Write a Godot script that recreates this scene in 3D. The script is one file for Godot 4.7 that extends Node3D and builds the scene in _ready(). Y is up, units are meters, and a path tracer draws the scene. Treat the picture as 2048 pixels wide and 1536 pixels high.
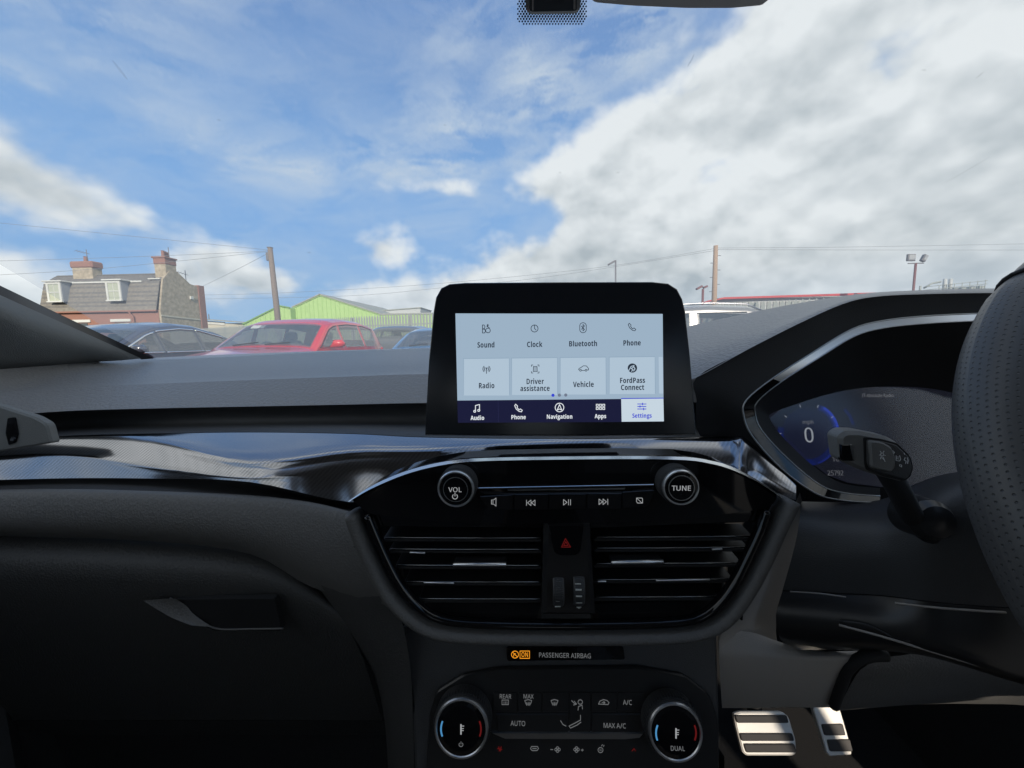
extends Node3D
# A parked car's cabin seen from between the front seats: x runs to the driver's side, y up, -z ahead. Units are metres.
const FOCAL := 770.0                     # focal length in pixels of the 2048 x 1536 photograph
var eye := Vector3(0, 1.12, 0)
var look := Basis()
var M := {}
var rng := RandomNumberGenerator.new()
var taken := {}


func _ready() -> void:
	rng.seed = 7
	look = Basis.from_euler(Vector3(deg_to_rad(-6.4), deg_to_rad(2.5), deg_to_rad(-0.86)))
	var camera := Camera3D.new()
	camera.name = "camera"
	camera.fov = rad_to_deg(2.0 * atan(768.0 / FOCAL))
	camera.near = 0.02
	camera.far = 3000.0
	camera.transform = Transform3D(look, eye)
	add_child(camera)
	camera.current = true
	var env := Environment.new()
	env.background_mode = Environment.BG_SKY
	env.tonemap_mode = Environment.TONE_MAPPER_LINEAR
	env.tonemap_exposure = 1.0
	env.sdfgi_enabled = true
	env.ssao_enabled = true
	env.ssil_enabled = true
	var sky := Sky.new()
	sky.sky_material = cloudy_sky()
	env.sky = sky
	var around := WorldEnvironment.new()
	around.name = "world_environment"
	around.environment = env
	add_child(around)
	var sun := DirectionalLight3D.new()
	sun.name = "sun"
	sun.light_color = Color(1.0, 0.95, 0.88)
	sun.light_energy = 1.4
	sun.light_angular_distance = 0.53
	sun.shadow_enabled = true
	sun.rotation_degrees = Vector3(-25, 12, 0)
	add_child(sun)
	make_materials()
	outdoors()
	cabin()
	dashboard()
	touchscreen()
	radio_panel()
	air_vents()
	climate_panel()
	instrument_cluster()
	driver_side()


# ---------------------------------------------------------------- sky: air and clouds only

func inside_distance(p: Vector2, poly: PackedVector2Array) -> float:
	var best := 1e9
	for i in poly.size():
		best = minf(best, p.distance_to(Geometry2D.get_closest_point_to_segment(p, poly[i], poly[(i + 1) % poly.size()])))
	return best if Geometry2D.is_point_in_polygon(p, poly) else -best


# Where clouds lie, by compass bearing (degrees clockwise from straight ahead) and height above the horizon.
func cloud_cover() -> Array:
	var bank := PackedVector2Array([Vector2(30, 40), Vector2(25, 34.2), Vector2(16.4, 30.9), Vector2(10.1, 29.0), Vector2(5.4, 26.2), Vector2(0.8, 23.0), Vector2(-1.9, 20.6), Vector2(0.2, 18.4), Vector2(2.4, 16.6), Vector2(-3.9, 14.4), Vector2(-10.0, 12.2), Vector2(-15.5, 10.2), Vector2(-24.6, 8.4), Vector2(-28.4, 6.2), Vector2(-32, 2), Vector2(-31, -8), Vector2(150, -8), Vector2(140, 30), Vector2(100, 52), Vector2(60, 58)])
	var heap := PackedVector2Array([Vector2(-60, 21), Vector2(-52.5, 19.2), Vector2(-50.5, 17.2), Vector2(-47.5, 15.6), Vector2(-44.4, 13.4), Vector2(-43.2, 11.4), Vector2(-45.5, 10.6), Vector2(-48, 11), Vector2(-52, 10.2), Vector2(-60, 10), Vector2(-75, 12), Vector2(-85, 17), Vector2(-75, 23)])
	var low := PackedVector2Array([Vector2(-75, 12), Vector2(-55.5, 9.8), Vector2(-51, 7.5), Vector2(-48, 4), Vector2(-47, -6), Vector2(-95, -6), Vector2(-90, 11)])
	var puffs := [[-19.9, 12.2, 2.6, 2.5, 0.9], [-38.8, 8.9, 2.6, 3.0, 0.85], [-36.0, 7.3, 4.2, 1.6, 0.75], [-41.5, 8.0, 3.0, 2.4, 0.7], [-16.3, 7.4, 3.4, 1.7, 0.8], [-13.0, 20.4, 3.2, 0.8, 0.42], [-40.4, 13.0, 1.9, 0.7, 0.4], [-23.5, 5.6, 3.0, 1.5, 0.8]]
	var drift := FastNoiseLite.new()
	drift.seed = 11
	drift.frequency = 0.8
	drift.fractal_octaves = 3
	var heavy := Image.create(360, 92, false, Image.FORMAT_RF)
	var thin := Image.create(360, 92, false, Image.FORMAT_RF)
	for j in 92:
		var el := 89.5 - j
		for i in 360:
			var az := i + 0.5 - (360.0 if i >= 180 else 0.0)
			var p := Vector2(az, el)
			var squeeze := Vector2(cos(deg_to_rad(el)), 1.0)
			var h := -0.75
			for poly: PackedVector2Array in [bank, heap, low]:
				h = maxf(h, clampf(inside_distance(p, poly) / 6.0, -0.75, 0.85))
			for f: Array in puffs:
				var r := ((p - Vector2(f[0], f[1])) * squeeze / Vector2(f[2], f[3])).length()
				h = maxf(h, f[4] * 0.62 * (1.15 - r) if r < 2.4 else -0.75)
			var gap := ((p - Vector2(24.6, 20.0)) * Vector2(1, 1) / Vector2(4.5, 2.4)).length()
			h -= 0.50 * exp(-gap * gap)
			gap = ((p - Vector2(40.0, 26.5)) / Vector2(6.0, 3.0)).length()
			h -= 0.40 * exp(-gap * gap)
			var away := smoothstep(62.0, 100.0, absf(az)) if el < 36.0 else maxf(smoothstep(62.0, 100.0, absf(az)), smoothstep(38.0, 52.0, el))
			var dir := Vector3(sin(deg_to_rad(az)) * cos(deg_to_rad(el)), sin(deg_to_rad(el)), -cos(deg_to_rad(az)) * cos(deg_to_rad(el)))
			h = lerpf(h, drift.get_noise_3dv(dir * 1.6) * 2.6 + 0.05, away)
			heavy.set_pixel(i, j, Color(h, 0, 0))
			# a veil of high cloud, thickest in an arc from the left over to the bank
			var arc := 0.0
			for f: Array in [[-52.0, 22.5, 7.0, 3.2, 0.5], [-42.0, 22.6, 9.0, 3.4, 0.5], [-31.0, 20.6, 12.0, 3.2, 0.75], [-20.0, 22.5, 9.0, 4.0, 0.8], [-10.0, 26.5, 9.0, 6.0, 0.85], [2.0, 30.0, 9.0, 6.5, 1.0], [13.0, 35.0, 11.0, 4.6, 0.9], [-47.0, 31.0, 14.0, 8.0, 0.60], [-8.0, 36.0, 12.0, 6.0, 0.5], [-30.0, 16.4, 12.0, 1.4, 0.18], [-1.5, 24.5, 5.0, 4.0, 0.5]]:
				var r := ((p - Vector2(f[0], f[1])) / Vector2(f[2], f[3])).length()
				arc = maxf(arc, f[4] * exp(-r * r))
			arc = maxf(arc, 0.26)
			arc = lerpf(arc, clampf(0.45 + drift.get_noise_3dv(dir * 1.1 + Vector3(5, 0, 0)) * 1.2, 0.0, 1.0), away)
			thin.set_pixel(i, j, Color(arc, 0, 0))
	return [heavy, thin]


func cloudy_sky() -> PanoramaSkyMaterial:
	var wide := 2560
	var half := wide / 4
	var cover := cloud_cover()
	var maps: Array[PackedFloat32Array] = []
	for im: Image in cover:
		var padded := Image.create(364, 92, false, Image.FORMAT_RF)      # two columns more on each side, so that the seam is smooth
		padded.blit_rect(im, Rect2i(0, 0, 360, 92), Vector2i(2, 0))
		padded.blit_rect(im, Rect2i(358, 0, 2, 92), Vector2i(0, 0))
		padded.blit_rect(im, Rect2i(0, 0, 2, 92), Vector2i(362, 0))
		var wide_all := int(round(wide * 364.0 / 360.0))
		padded.resize(wide_all, int(round(half * 92.0 / 90.0)), Image.INTERPOLATE_CUBIC)
		var cut := padded.get_region(Rect2i(int(round(wide * 2.0 / 360.0)), 0, wide, half))
		maps.append(cut.get_data().to_float32_array())
	var billow := FastNoiseLite.new()
	billow.seed = 3
	billow.frequency = 1.0
	billow.fractal_octaves = 6
	billow.fractal_gain = 0.46
	var heaped := FastNoiseLite.new()       # rounded heads with sharp creases between them
	heaped.seed = 17
	heaped.frequency = 1.0
	heaped.fractal_type = FastNoiseLite.FRACTAL_RIDGED
	heaped.fractal_octaves = 5
	heaped.fractal_gain = 0.5
	var wisp := FastNoiseLite.new()
	wisp.seed = 9
	wisp.frequency = 1.0
	wisp.fractal_octaves = 5
	wisp.domain_warp_enabled = true
	wisp.domain_warp_amplitude = 0.6
	wisp.domain_warp_frequency = 0.7
	var data := PackedFloat32Array()
	data.resize(wide * half * 2 * 4)
	var k := 0
	var zenith := Vector3(0.118, 0.270, 0.590)
	var middle := Vector3(0.195, 0.430, 0.810)
	var rim := Vector3(0.330, 0.560, 0.800)
	for j in half:
		var el := (0.5 - (j + 0.5) / (2.0 * half)) * PI
		var up := sin(el)
		var flat := cos(el)
		var deg := rad_to_deg(el)
		var t := smoothstep(0.0, 1.0, clampf((deg - 14.0) / 26.0, 0, 1))
		var air := middle.lerp(zenith, t).lerp(rim, pow(1.0 - clampf(deg / 16.0, 0, 1), 1.6))
		for i in wide:
			var az := (i + 0.5) / wide * TAU
			var d := Vector3(sin(az) * flat, up, -cos(az) * flat)
			var c := air
			var th := maps[1][j * wide + i]
			if th > 0.03:
				var w := wisp.get_noise_3d(d.x * 5.0 - d.y * 3.0, d.y * 13.0, d.z * 5.0)
				var v := clampf(th * (0.62 + w * 1.15), 0.0, 0.9)
				c = c.lerp(Vector3(0.60, 0.70, 0.80), v)
			var h := maps[0][j * wide + i]
			if h > -0.72:
				var n := 0.62 * billow.get_noise_3d(d.x * 5.5, d.y * 8.5, d.z * 5.5) - 0.30 * heaped.get_noise_3d(d.x * 7.0, d.y * 10.0, d.z * 7.0)
				var cov := h + 0.13 + n * 0.85
				if cov > -0.10:
					var n2 := 0.62 * billow.get_noise_3d(d.x * 5.5 - 0.10, d.y * 8.5 + 0.24, d.z * 5.5 + 0.06) - 0.30 * heaped.get_noise_3d(d.x * 7.0 - 0.12, d.y * 10.0 + 0.28, d.z * 7.0 + 0.07)
					var big := billow.get_noise_3d(d.x * 2.2 + 7.0, d.y * 5.0, d.z * 2.2)
					var dens := smoothstep(-0.10, 0.48, cov)
					var lit := clampf(0.90 + (n - n2) * 0.85 + big * 0.50 - 0.14 * smoothstep(0.25, 0.9, h) - 0.34 * (1.0 - smoothstep(6.0, 21.0, deg)) * smoothstep(0.05, 0.6, h), 0.0, 1.0)
					var puff := Vector3(0.45, 0.505, 0.520).lerp(Vector3(0.93, 0.965, 0.955), lit)
					puff = puff.lerp(air, 0.25 * (1.0 - clampf(deg / 9.0, 0, 1)))
					c = c.lerp(puff, dens * 0.97)
			data[k] = c.x
			data[k + 1] = c.y
			data[k + 2] = c.z
			data[k + 3] = 1.0
			k += 4
	for rest in wide * half:             # below the horizon: the ground's grey
		data[k] = 0.20
		data[k + 1] = 0.21
		data[k + 2] = 0.21
		data[k + 3] = 1.0
		k += 4
	var sky := PanoramaSkyMaterial.new()
	sky.panorama = ImageTexture.create_from_image(Image.create_from_data(wide, half * 2, false, Image.FORMAT_RGBAF, data.to_byte_array()))
	return sky


# ---------------------------------------------------------------- helpers

func P(x: float, y: float, d: float) -> Vector3:      # the point d metres ahead, in the direction that the photograph shows at x, y
	return eye + look * Vector3((x - 1024.0) / FOCAL * d, (768.0 - y) / FOCAL * d, -d)


func numbered(called: String) -> String:
	var n: int = taken.get(called, 0)
	taken[called] = n + 1
	return called if n == 0 else "%s_%03d" % [called, n]


func thing(called: String, label: String, category: String, at := Transform3D(), group := "") -> Node3D:
	var o := Node3D.new()
	o.name = numbered(called)
	o.transform = at
	add_child(o)
	tag(o, label, category, group)
	return o


func tag(o: Node3D, label: String, category: String, group := "") -> void:
	o.set_meta("label", label)
	o.set_meta("category", category)
	if group:
		o.set_meta("group", group)


func begin(flat := false) -> SurfaceTool:
	var s := SurfaceTool.new()
	s.begin(Mesh.PRIMITIVE_TRIANGLES)
	s.set_smooth_group(-1 if flat else 0)
	return s


func tri(s: SurfaceTool, a: Vector3, b: Vector3, c: Vector3) -> void:
	s.add_vertex(a)
	s.add_vertex(b)
	s.add_vertex(c)


func quad(s: SurfaceTool, a: Vector3, b: Vector3, c: Vector3, d: Vector3) -> void:
	tri(s, a, b, c)
	tri(s, a, c, d)


func fin(s: SurfaceTool, called: String, m: Material, parent: Node) -> MeshInstance3D:
	s.generate_normals()
	s.index()
	return put(s.commit(), called, m, parent)


func put(mesh: Mesh, called: String, m: Material, parent: Node) -> MeshInstance3D:
	var o := MeshInstance3D.new()
	o.name = numbered(called) if parent == self else called
	o.mesh = mesh
	o.material_override = m
	parent.add_child(o, true)
	return o


func chamfered(s: SurfaceTool, at: Vector3, size: Vector3, cut := 0.0, turn := Basis()) -> void:   # a box, its edges cut off by «cut»
	var h := size / 2.0
	var c := minf(cut, minf(h.x, minf(h.y, h.z)) * 0.9)
	var i := h - Vector3(c, c, c)
	var w := func(x: float, y: float, z: float) -> Vector3: return at + turn * Vector3(x, y, z)
	for k in [-1.0, 1.0]:
		var f := [[w.call(k * h.x, -i.y, -i.z), w.call(k * h.x, i.y, -i.z), w.call(k * h.x, i.y, i.z), w.call(k * h.x, -i.y, i.z)], [w.call(-i.x, k * h.y, -i.z), w.call(-i.x, k * h.y, i.z), w.call(i.x, k * h.y, i.z), w.call(i.x, k * h.y, -i.z)], [w.call(-i.x, -i.y, k * h.z), w.call(i.x, -i.y, k * h.z), w.call(i.x, i.y, k * h.z), w.call(-i.x, i.y, k * h.z)]]
		for q: Array in f:
			if k < 0:
				quad(s, q[0], q[1], q[2], q[3])
			else:
				quad(s, q[3], q[2], q[1], q[0])
	if c <= 0.0:
		return
	for a in [-1.0, 1.0]:
		for b in [-1.0, 1.0]:
			both(s, w.call(a * h.x, b * i.y, -i.z), w.call(a * h.x, b * i.y, i.z), w.call(a * i.x, b * h.y, i.z), w.call(a * i.x, b * h.y, -i.z), a * b > 0)
			both(s, w.call(a * h.x, -i.y, b * i.z), w.call(a * h.x, i.y, b * i.z), w.call(a * i.x, i.y, b * h.z), w.call(a * i.x, -i.y, b * h.z), a * b < 0)
			both(s, w.call(-i.x, a * h.y, b * i.z), w.call(i.x, a * h.y, b * i.z), w.call(i.x, a * i.y, b * h.z), w.call(-i.x, a * i.y, b * h.z), a * b > 0)
			for e in [-1.0, 1.0]:
				var p: Vector3 = w.call(a * h.x, b * i.y, e * i.z)
				var q: Vector3 = w.call(a * i.x, b * h.y, e * i.z)
				var r: Vector3 = w.call(a * i.x, b * i.y, e * h.z)
				if a * b * e > 0:
					tri(s, p, r, q)
				else:
					tri(s, p, q, r)


func both(s: SurfaceTool, a: Vector3, b: Vector3, c: Vector3, d: Vector3, way: bool) -> void:
	if way:
		quad(s, a, b, c, d)
	else:
		quad(s, d, c, b, a)


func box(called: String, m: Material, parent: Node, at: Vector3, size: Vector3, cut := 0.0, turn := Basis()) -> MeshInstance3D:
	var s := begin(true)
	chamfered(s, at, size, cut, turn)
	return fin(s, called, m, parent)


func inset(poly: PackedVector2Array, by: float) -> PackedVector2Array:      # every corner moved inwards (the polygon runs anticlockwise)
	var out := PackedVector2Array()
	var n := poly.size()
	for i in n:
		var a := (poly[i] - poly[(i + n - 1) % n]).normalized()
		var b := (poly[(i + 1) % n] - poly[i]).normalized()
		var na := Vector2(-a.y, a.x)
		var nb := Vector2(-b.y, b.x)
		var m := (na + nb)
		m = m.normalized() if m.length() > 1e-4 else na
		out.append(poly[i] + m * by / maxf(0.5, m.dot(na)))
	return out


# A plate whose outline lies in x, y; it reaches from z0 to z1 and its front edge is cut back by «cut» over a depth «deep».
func plate(called: String, m: Material, parent: Node, outline: PackedVector2Array, z0: float, z1: float, cut := 0.0, deep := -1.0) -> MeshInstance3D:
	var poly := outline.duplicate()
	if Geometry2D.is_polygon_clockwise(poly):      # Godot counts with y down; here y is up
		pass
	var area := 0.0
	for i in poly.size():
		area += poly[i].cross(poly[(i + 1) % poly.size()])
	if area < 0.0:
		poly.reverse()
	var front := inset(poly, cut) if cut > 0.0 else poly
	var zb := z1 - (cut if deep < 0.0 else deep) if cut > 0.0 else z1
	var s := begin(true)
	var n := poly.size()
	var v := func(p: Vector2, z: float) -> Vector3: return Vector3(p.x, p.y, z)
	for i in n:
		var k := (i + 1) % n
		quad(s, v.call(poly[i], z0), v.call(poly[i], zb), v.call(poly[k], zb), v.call(poly[k], z0))
		if cut > 0.0:
			quad(s, v.call(poly[i], zb), v.call(front[i], z1), v.call(front[k], z1), v.call(poly[k], zb))
	var t := Geometry2D.triangulate_polygon(front)
	if t.is_empty():
		printerr("not triangulated: ", called)
	for i in range(0, t.size(), 3):
		var a := front[t[i]]
		var b := front[t[i + 1]]
		var c := front[t[i + 2]]
		if (b - a).cross(c - a) > 0:
			var swap := b
			b = c
			c = swap
		tri(s, v.call(a, z1), v.call(b, z1), v.call(c, z1))
		tri(s, v.call(a, z0), v.call(c, z0), v.call(b, z0))
	return fin(s, called, m, parent)


func rounded(poly: PackedVector2Array, radii: Array, steps := 5) -> PackedVector2Array:   # the corners of a polygon, each rounded by its radius
	var out := PackedVector2Array()
	var n := poly.size()
	for i in n:
		var r: float = radii[i % radii.size()]
		if r <= 0.0:
			out.append(poly[i])
			continue
		var a := (poly[(i + n - 1) % n] - poly[i])
		var b := (poly[(i + 1) % n] - poly[i])
		var pa := poly[i] + a.normalized() * minf(r, a.length() * 0.49)
		var pb := poly[i] + b.normalized() * minf(r, b.length() * 0.49)
		for k in steps + 1:
			var t := float(k) / steps
			out.append(pa.lerp(poly[i], t).lerp(poly[i].lerp(pb, t), t))
	return out


func lathe(called: String, m: Material, parent: Node, profile: Array, at: Vector3, turn := Basis(), seg := 40, flat := false) -> MeshInstance3D:   # profile: [radius, z] turned about z
	var s := begin(flat)
	for i in profile.size() - 1:
		if not flat:
			s.set_smooth_group(i + 1)
		for k in seg:
			var a := TAU * k / seg
			var b := TAU * (k + 1) / seg
			var p: Array = profile[i]
			var q: Array = profile[i + 1]
			var w := [Vector3(cos(a) * p[0], sin(a) * p[0], p[1]), Vector3(cos(b) * p[0], sin(b) * p[0], p[1]), Vector3(cos(b) * q[0], sin(b) * q[0], q[1]), Vector3(cos(a) * q[0], sin(a) * q[0], q[1])]
			for g in 4:
				w[g] = at + turn * w[g]
			if p[0] > 1e-6:
				tri(s, w[0], w[2], w[1])
			if q[0] > 1e-6:
				tri(s, w[0], w[3], w[2])
	return fin(s, called, m, parent)


func spline(points: PackedVector3Array, per: int) -> PackedVector3Array:
	var out := PackedVector3Array()
	var n := points.size()
	for i in n - 1:
		var a := points[maxi(i - 1, 0)]
		var d := points[mini(i + 2, n - 1)]
		for k in per:
			out.append(points[i].cubic_interpolate(points[i + 1], a, d, float(k) / per))
	out.append(points[n - 1])
	return out


func pts(list: Array) -> PackedVector3Array:        # [x, y, d, x, y, d ...] in the sense of P()
	var out := PackedVector3Array()
	for i in range(0, list.size(), 3):
		out.append(P(list[i], list[i + 1], list[i + 2]))
	return out


func sheet(s: SurfaceTool, rows: Array, per := 4, across := 1, uv := Vector2.ZERO) -> void:       # a skin through rows of equally many points
	var fine := []
	for r: PackedVector3Array in rows:
		fine.append(spline(r, per) if per > 1 else r)
	if across > 1:
		var n: int = fine[0].size()
		var columns := []
		for i in n:
			var col := PackedVector3Array()
			for r: PackedVector3Array in fine:
				col.append(r[i])
			columns.append(spline(col, across))
		fine = []
		for j in columns[0].size():
			var row := PackedVector3Array()
			for i in n:
				row.append(columns[i][j])
			fine.append(row)
	var nu: int = fine[0].size() - 1
	var nv: int = fine.size() - 1
	for j in nv:
		for i in nu:
			var c := [[i, j], [i + 1, j], [i + 1, j + 1], [i, j], [i + 1, j + 1], [i, j + 1]]
			for e: Array in c:
				if uv != Vector2.ZERO:
					s.set_uv(Vector2(float(e[0]) / nu, float(e[1]) / nv) * uv)
				s.add_vertex(fine[e[1]][e[0]])


func loft(called: String, m: Material, parent: Node, rows: Array, per := 4, across := 1) -> MeshInstance3D:
	var s := begin()
	sheet(s, rows, per, across)
	return fin(s, called, m, parent)


func tube(called: String, m: Material, parent: Node, path: PackedVector3Array, radius: Variant, seg := 8, flatten := 1.0, axis := Vector3.UP) -> MeshInstance3D:
	var s := begin()
	tube_into(s, path, radius, seg, flatten, axis)
	return fin(s, called, m, parent)


func tube_into(s: SurfaceTool, path: PackedVector3Array, radius: Variant, seg := 8, flatten := 1.0, axis := Vector3.UP) -> void:
	var rings := []
	var n := path.size()
	for i in n:
		var t := (path[mini(i + 1, n - 1)] - path[maxi(i - 1, 0)]).normalized()
		var side := t.cross(axis)
		side = side.normalized() if side.length() > 1e-4 else t.cross(Vector3(0.3, 0.1, 0.9)).normalized()
		var up := side.cross(t).normalized()
		var r: float = radius[i] if radius is Array else radius
		var ring := PackedVector3Array()
		for k in seg:
			var a := TAU * k / seg
			ring.append(path[i] + (side * cos(a) + up * sin(a) * flatten) * r)
		rings.append(ring)
	for i in n - 1:
		for k in seg:
			var l := (k + 1) % seg
			quad(s, rings[i][k], rings[i][l], rings[i + 1][l], rings[i + 1][k])
	for i in range(1, seg - 1):
		tri(s, rings[0][0], rings[0][i + 1], rings[0][i])
		tri(s, rings[n - 1][0], rings[n - 1][i], rings[n - 1][i + 1])


func frame(x: float, y: float, d: float, tilt: float, turn := 0.0) -> Transform3D:      # a panel's own axes: x right, y up, z out of its face
	return Transform3D(Basis(Vector3.UP, deg_to_rad(turn)) * Basis(Vector3.RIGHT, deg_to_rad(-tilt)), P(x, y, d))


func on(f: Transform3D, x: float, y: float, z := 0.0) -> Vector2:        # where the panel shows what the photograph shows at x, y
	var a := f.affine_inverse() * eye
	var b := f.affine_inverse() * P(x, y, 1.0)
	var t := (z - a.z) / (b.z - a.z)
	return Vector2(a.x + (b.x - a.x) * t, a.y + (b.y - a.y) * t)


func shape(f: Transform3D, list: Array, z := 0.0) -> PackedVector2Array:
	var out := PackedVector2Array()
	for i in range(0, list.size(), 2):
		out.append(on(f, list[i], list[i + 1], z))
	return out


func at3(f: Transform3D, x: float, y: float, z := 0.0) -> Vector3:
	var p := on(f, x, y, z)
	return Vector3(p.x, p.y, z)


func per_pixel(f: Transform3D, x: float, y: float) -> float:
	return (on(f, x + 5, y) - on(f, x - 5, y)).length() / 10.0


func words(called: String, text: String, m: Material, parent: Node, f: Transform3D, x: float, y: float, cap: float, z: float, width := 0.92, bold := false, turn := 0.0) -> MeshInstance3D:     # cap: height of its capitals, in the photograph's pixels
	var t := TextMesh.new()
	t.text = text
	var font := SystemFont.new()
	font.font_names = PackedStringArray(["Droid Sans"])
	if bold:
		font.font_weight = 700
	t.font = font
	t.font_size = 48
	t.pixel_size = cap / 0.714 * per_pixel(f, x, y) / 48.0
	t.depth = 0.00025
	t.curve_step = 2.0
	var o := put(t, called, m, parent)
	var p := at3(f, x, y, z)
	o.transform = Transform3D(Basis(Vector3.BACK, turn) * Basis.from_scale(Vector3(width, 1, 1)), p)
	return o


func circle(x: float, y: float, r: float, a0 := 0.0, a1 := 360.0, n := 24, squash := 1.0) -> Array:
	var out := []
	for i in n + 1:
		var a := deg_to_rad(lerpf(a0, a1, float(i) / n))
		out.append(x + cos(a) * r)
		out.append(y + sin(a) * r * squash)
	return out


func ink(called: String, m: Material, parent: Node, f: Transform3D, lines: Array, w: float, z: float) -> MeshInstance3D:     # a drawn mark: strokes w pixels wide, a fraction of a millimetre thick
	var s := begin(true)
	for l: Array in lines:
		var p := shape(f, l, z)
		var hw := w * per_pixel(f, l[0], l[1]) / 2.0
		for i in p.size() - 1:
			var t := (p[i + 1] - p[i])
			if t.length() < 1e-7:
				continue
			t = t.normalized()
			var nrm := Vector2(-t.y, t.x) * hw
			var a := p[i] - t * hw * 0.6
			var b := p[i + 1] + t * hw * 0.6
			for zz in [z + 0.0002]:
				zz += 0.000004 * (i % 7)
				quad(s, Vector3(a.x - nrm.x, a.y - nrm.y, zz), Vector3(a.x + nrm.x, a.y + nrm.y, zz), Vector3(b.x + nrm.x, b.y + nrm.y, zz), Vector3(b.x - nrm.x, b.y - nrm.y, zz))
				quad(s, Vector3(a.x + nrm.x, a.y + nrm.y, zz), Vector3(a.x + nrm.x, a.y + nrm.y, z), Vector3(b.x + nrm.x, b.y + nrm.y, z), Vector3(b.x + nrm.x, b.y + nrm.y, zz))
				quad(s, Vector3(b.x - nrm.x, b.y - nrm.y, zz), Vector3(b.x - nrm.x, b.y - nrm.y, z), Vector3(a.x - nrm.x, a.y - nrm.y, z), Vector3(a.x - nrm.x, a.y - nrm.y, zz))
	return fin(s, called, m, parent)


# ---------------------------------------------------------------- materials

func plain(c: Color, rough := 0.6, metal := 0.0, spec := 0.5) -> StandardMaterial3D:     # c: a real-world base colour, linear
	var m := StandardMaterial3D.new()
	m.albedo_color = c.linear_to_srgb()
	m.roughness = rough
	m.metallic = metal
	m.metallic_specular = spec
	return m


func noise(freq: float, octaves: int, seed_: int, kind := FastNoiseLite.TYPE_SIMPLEX_SMOOTH) -> FastNoiseLite:
	var n := FastNoiseLite.new()
	n.noise_type = kind
	n.frequency = freq
	n.fractal_octaves = octaves
	n.seed = seed_
	return n


func grain_map(freq: float, octaves: int, seed_: int, bump: float, kind := FastNoiseLite.TYPE_SIMPLEX_SMOOTH) -> NoiseTexture2D:
	var t := NoiseTexture2D.new()
	t.width = 512
	t.height = 512
	t.seamless = true
	t.noise = noise(freq, octaves, seed_, kind)
	t.as_normal_map = true
	t.bump_strength = bump
	return t


func mottle(dark: Color, light: Color, freq: float, seed_: int, octaves := 5) -> NoiseTexture2D:    # both linear
	var t := NoiseTexture2D.new()
	t.width = 512
	t.height = 512
	t.seamless = true
	t.noise = noise(freq, octaves, seed_)
	var g := Gradient.new()
	g.set_color(0, dark.linear_to_srgb())
	g.set_color(1, light.linear_to_srgb())
	t.color_ramp = g
	return t


func grained(m: StandardMaterial3D, normal: Texture2D, scale: float, strength: float, world := true) -> StandardMaterial3D:
	m.uv1_triplanar = true
	m.uv1_world_triplanar = world
	m.uv1_scale = Vector3.ONE * scale
	m.normal_enabled = true
	m.normal_texture = normal
	m.normal_scale = strength
	return m


func mottled(m: StandardMaterial3D, t: Texture2D, scale: float) -> StandardMaterial3D:
	m.albedo_color = Color.WHITE
	m.albedo_texture = t
	m.uv1_triplanar = true
	m.uv1_world_triplanar = true
	m.uv1_scale = Vector3.ONE * scale
	return m


func glowing(c: Color, energy := 1.0) -> StandardMaterial3D:
	var m := plain(Color(0.01, 0.01, 0.01), 0.5, 0.0, 0.15)
	m.emission_enabled = true
	m.emission = c.linear_to_srgb()
	m.emission_energy_multiplier = energy
	return m


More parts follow.
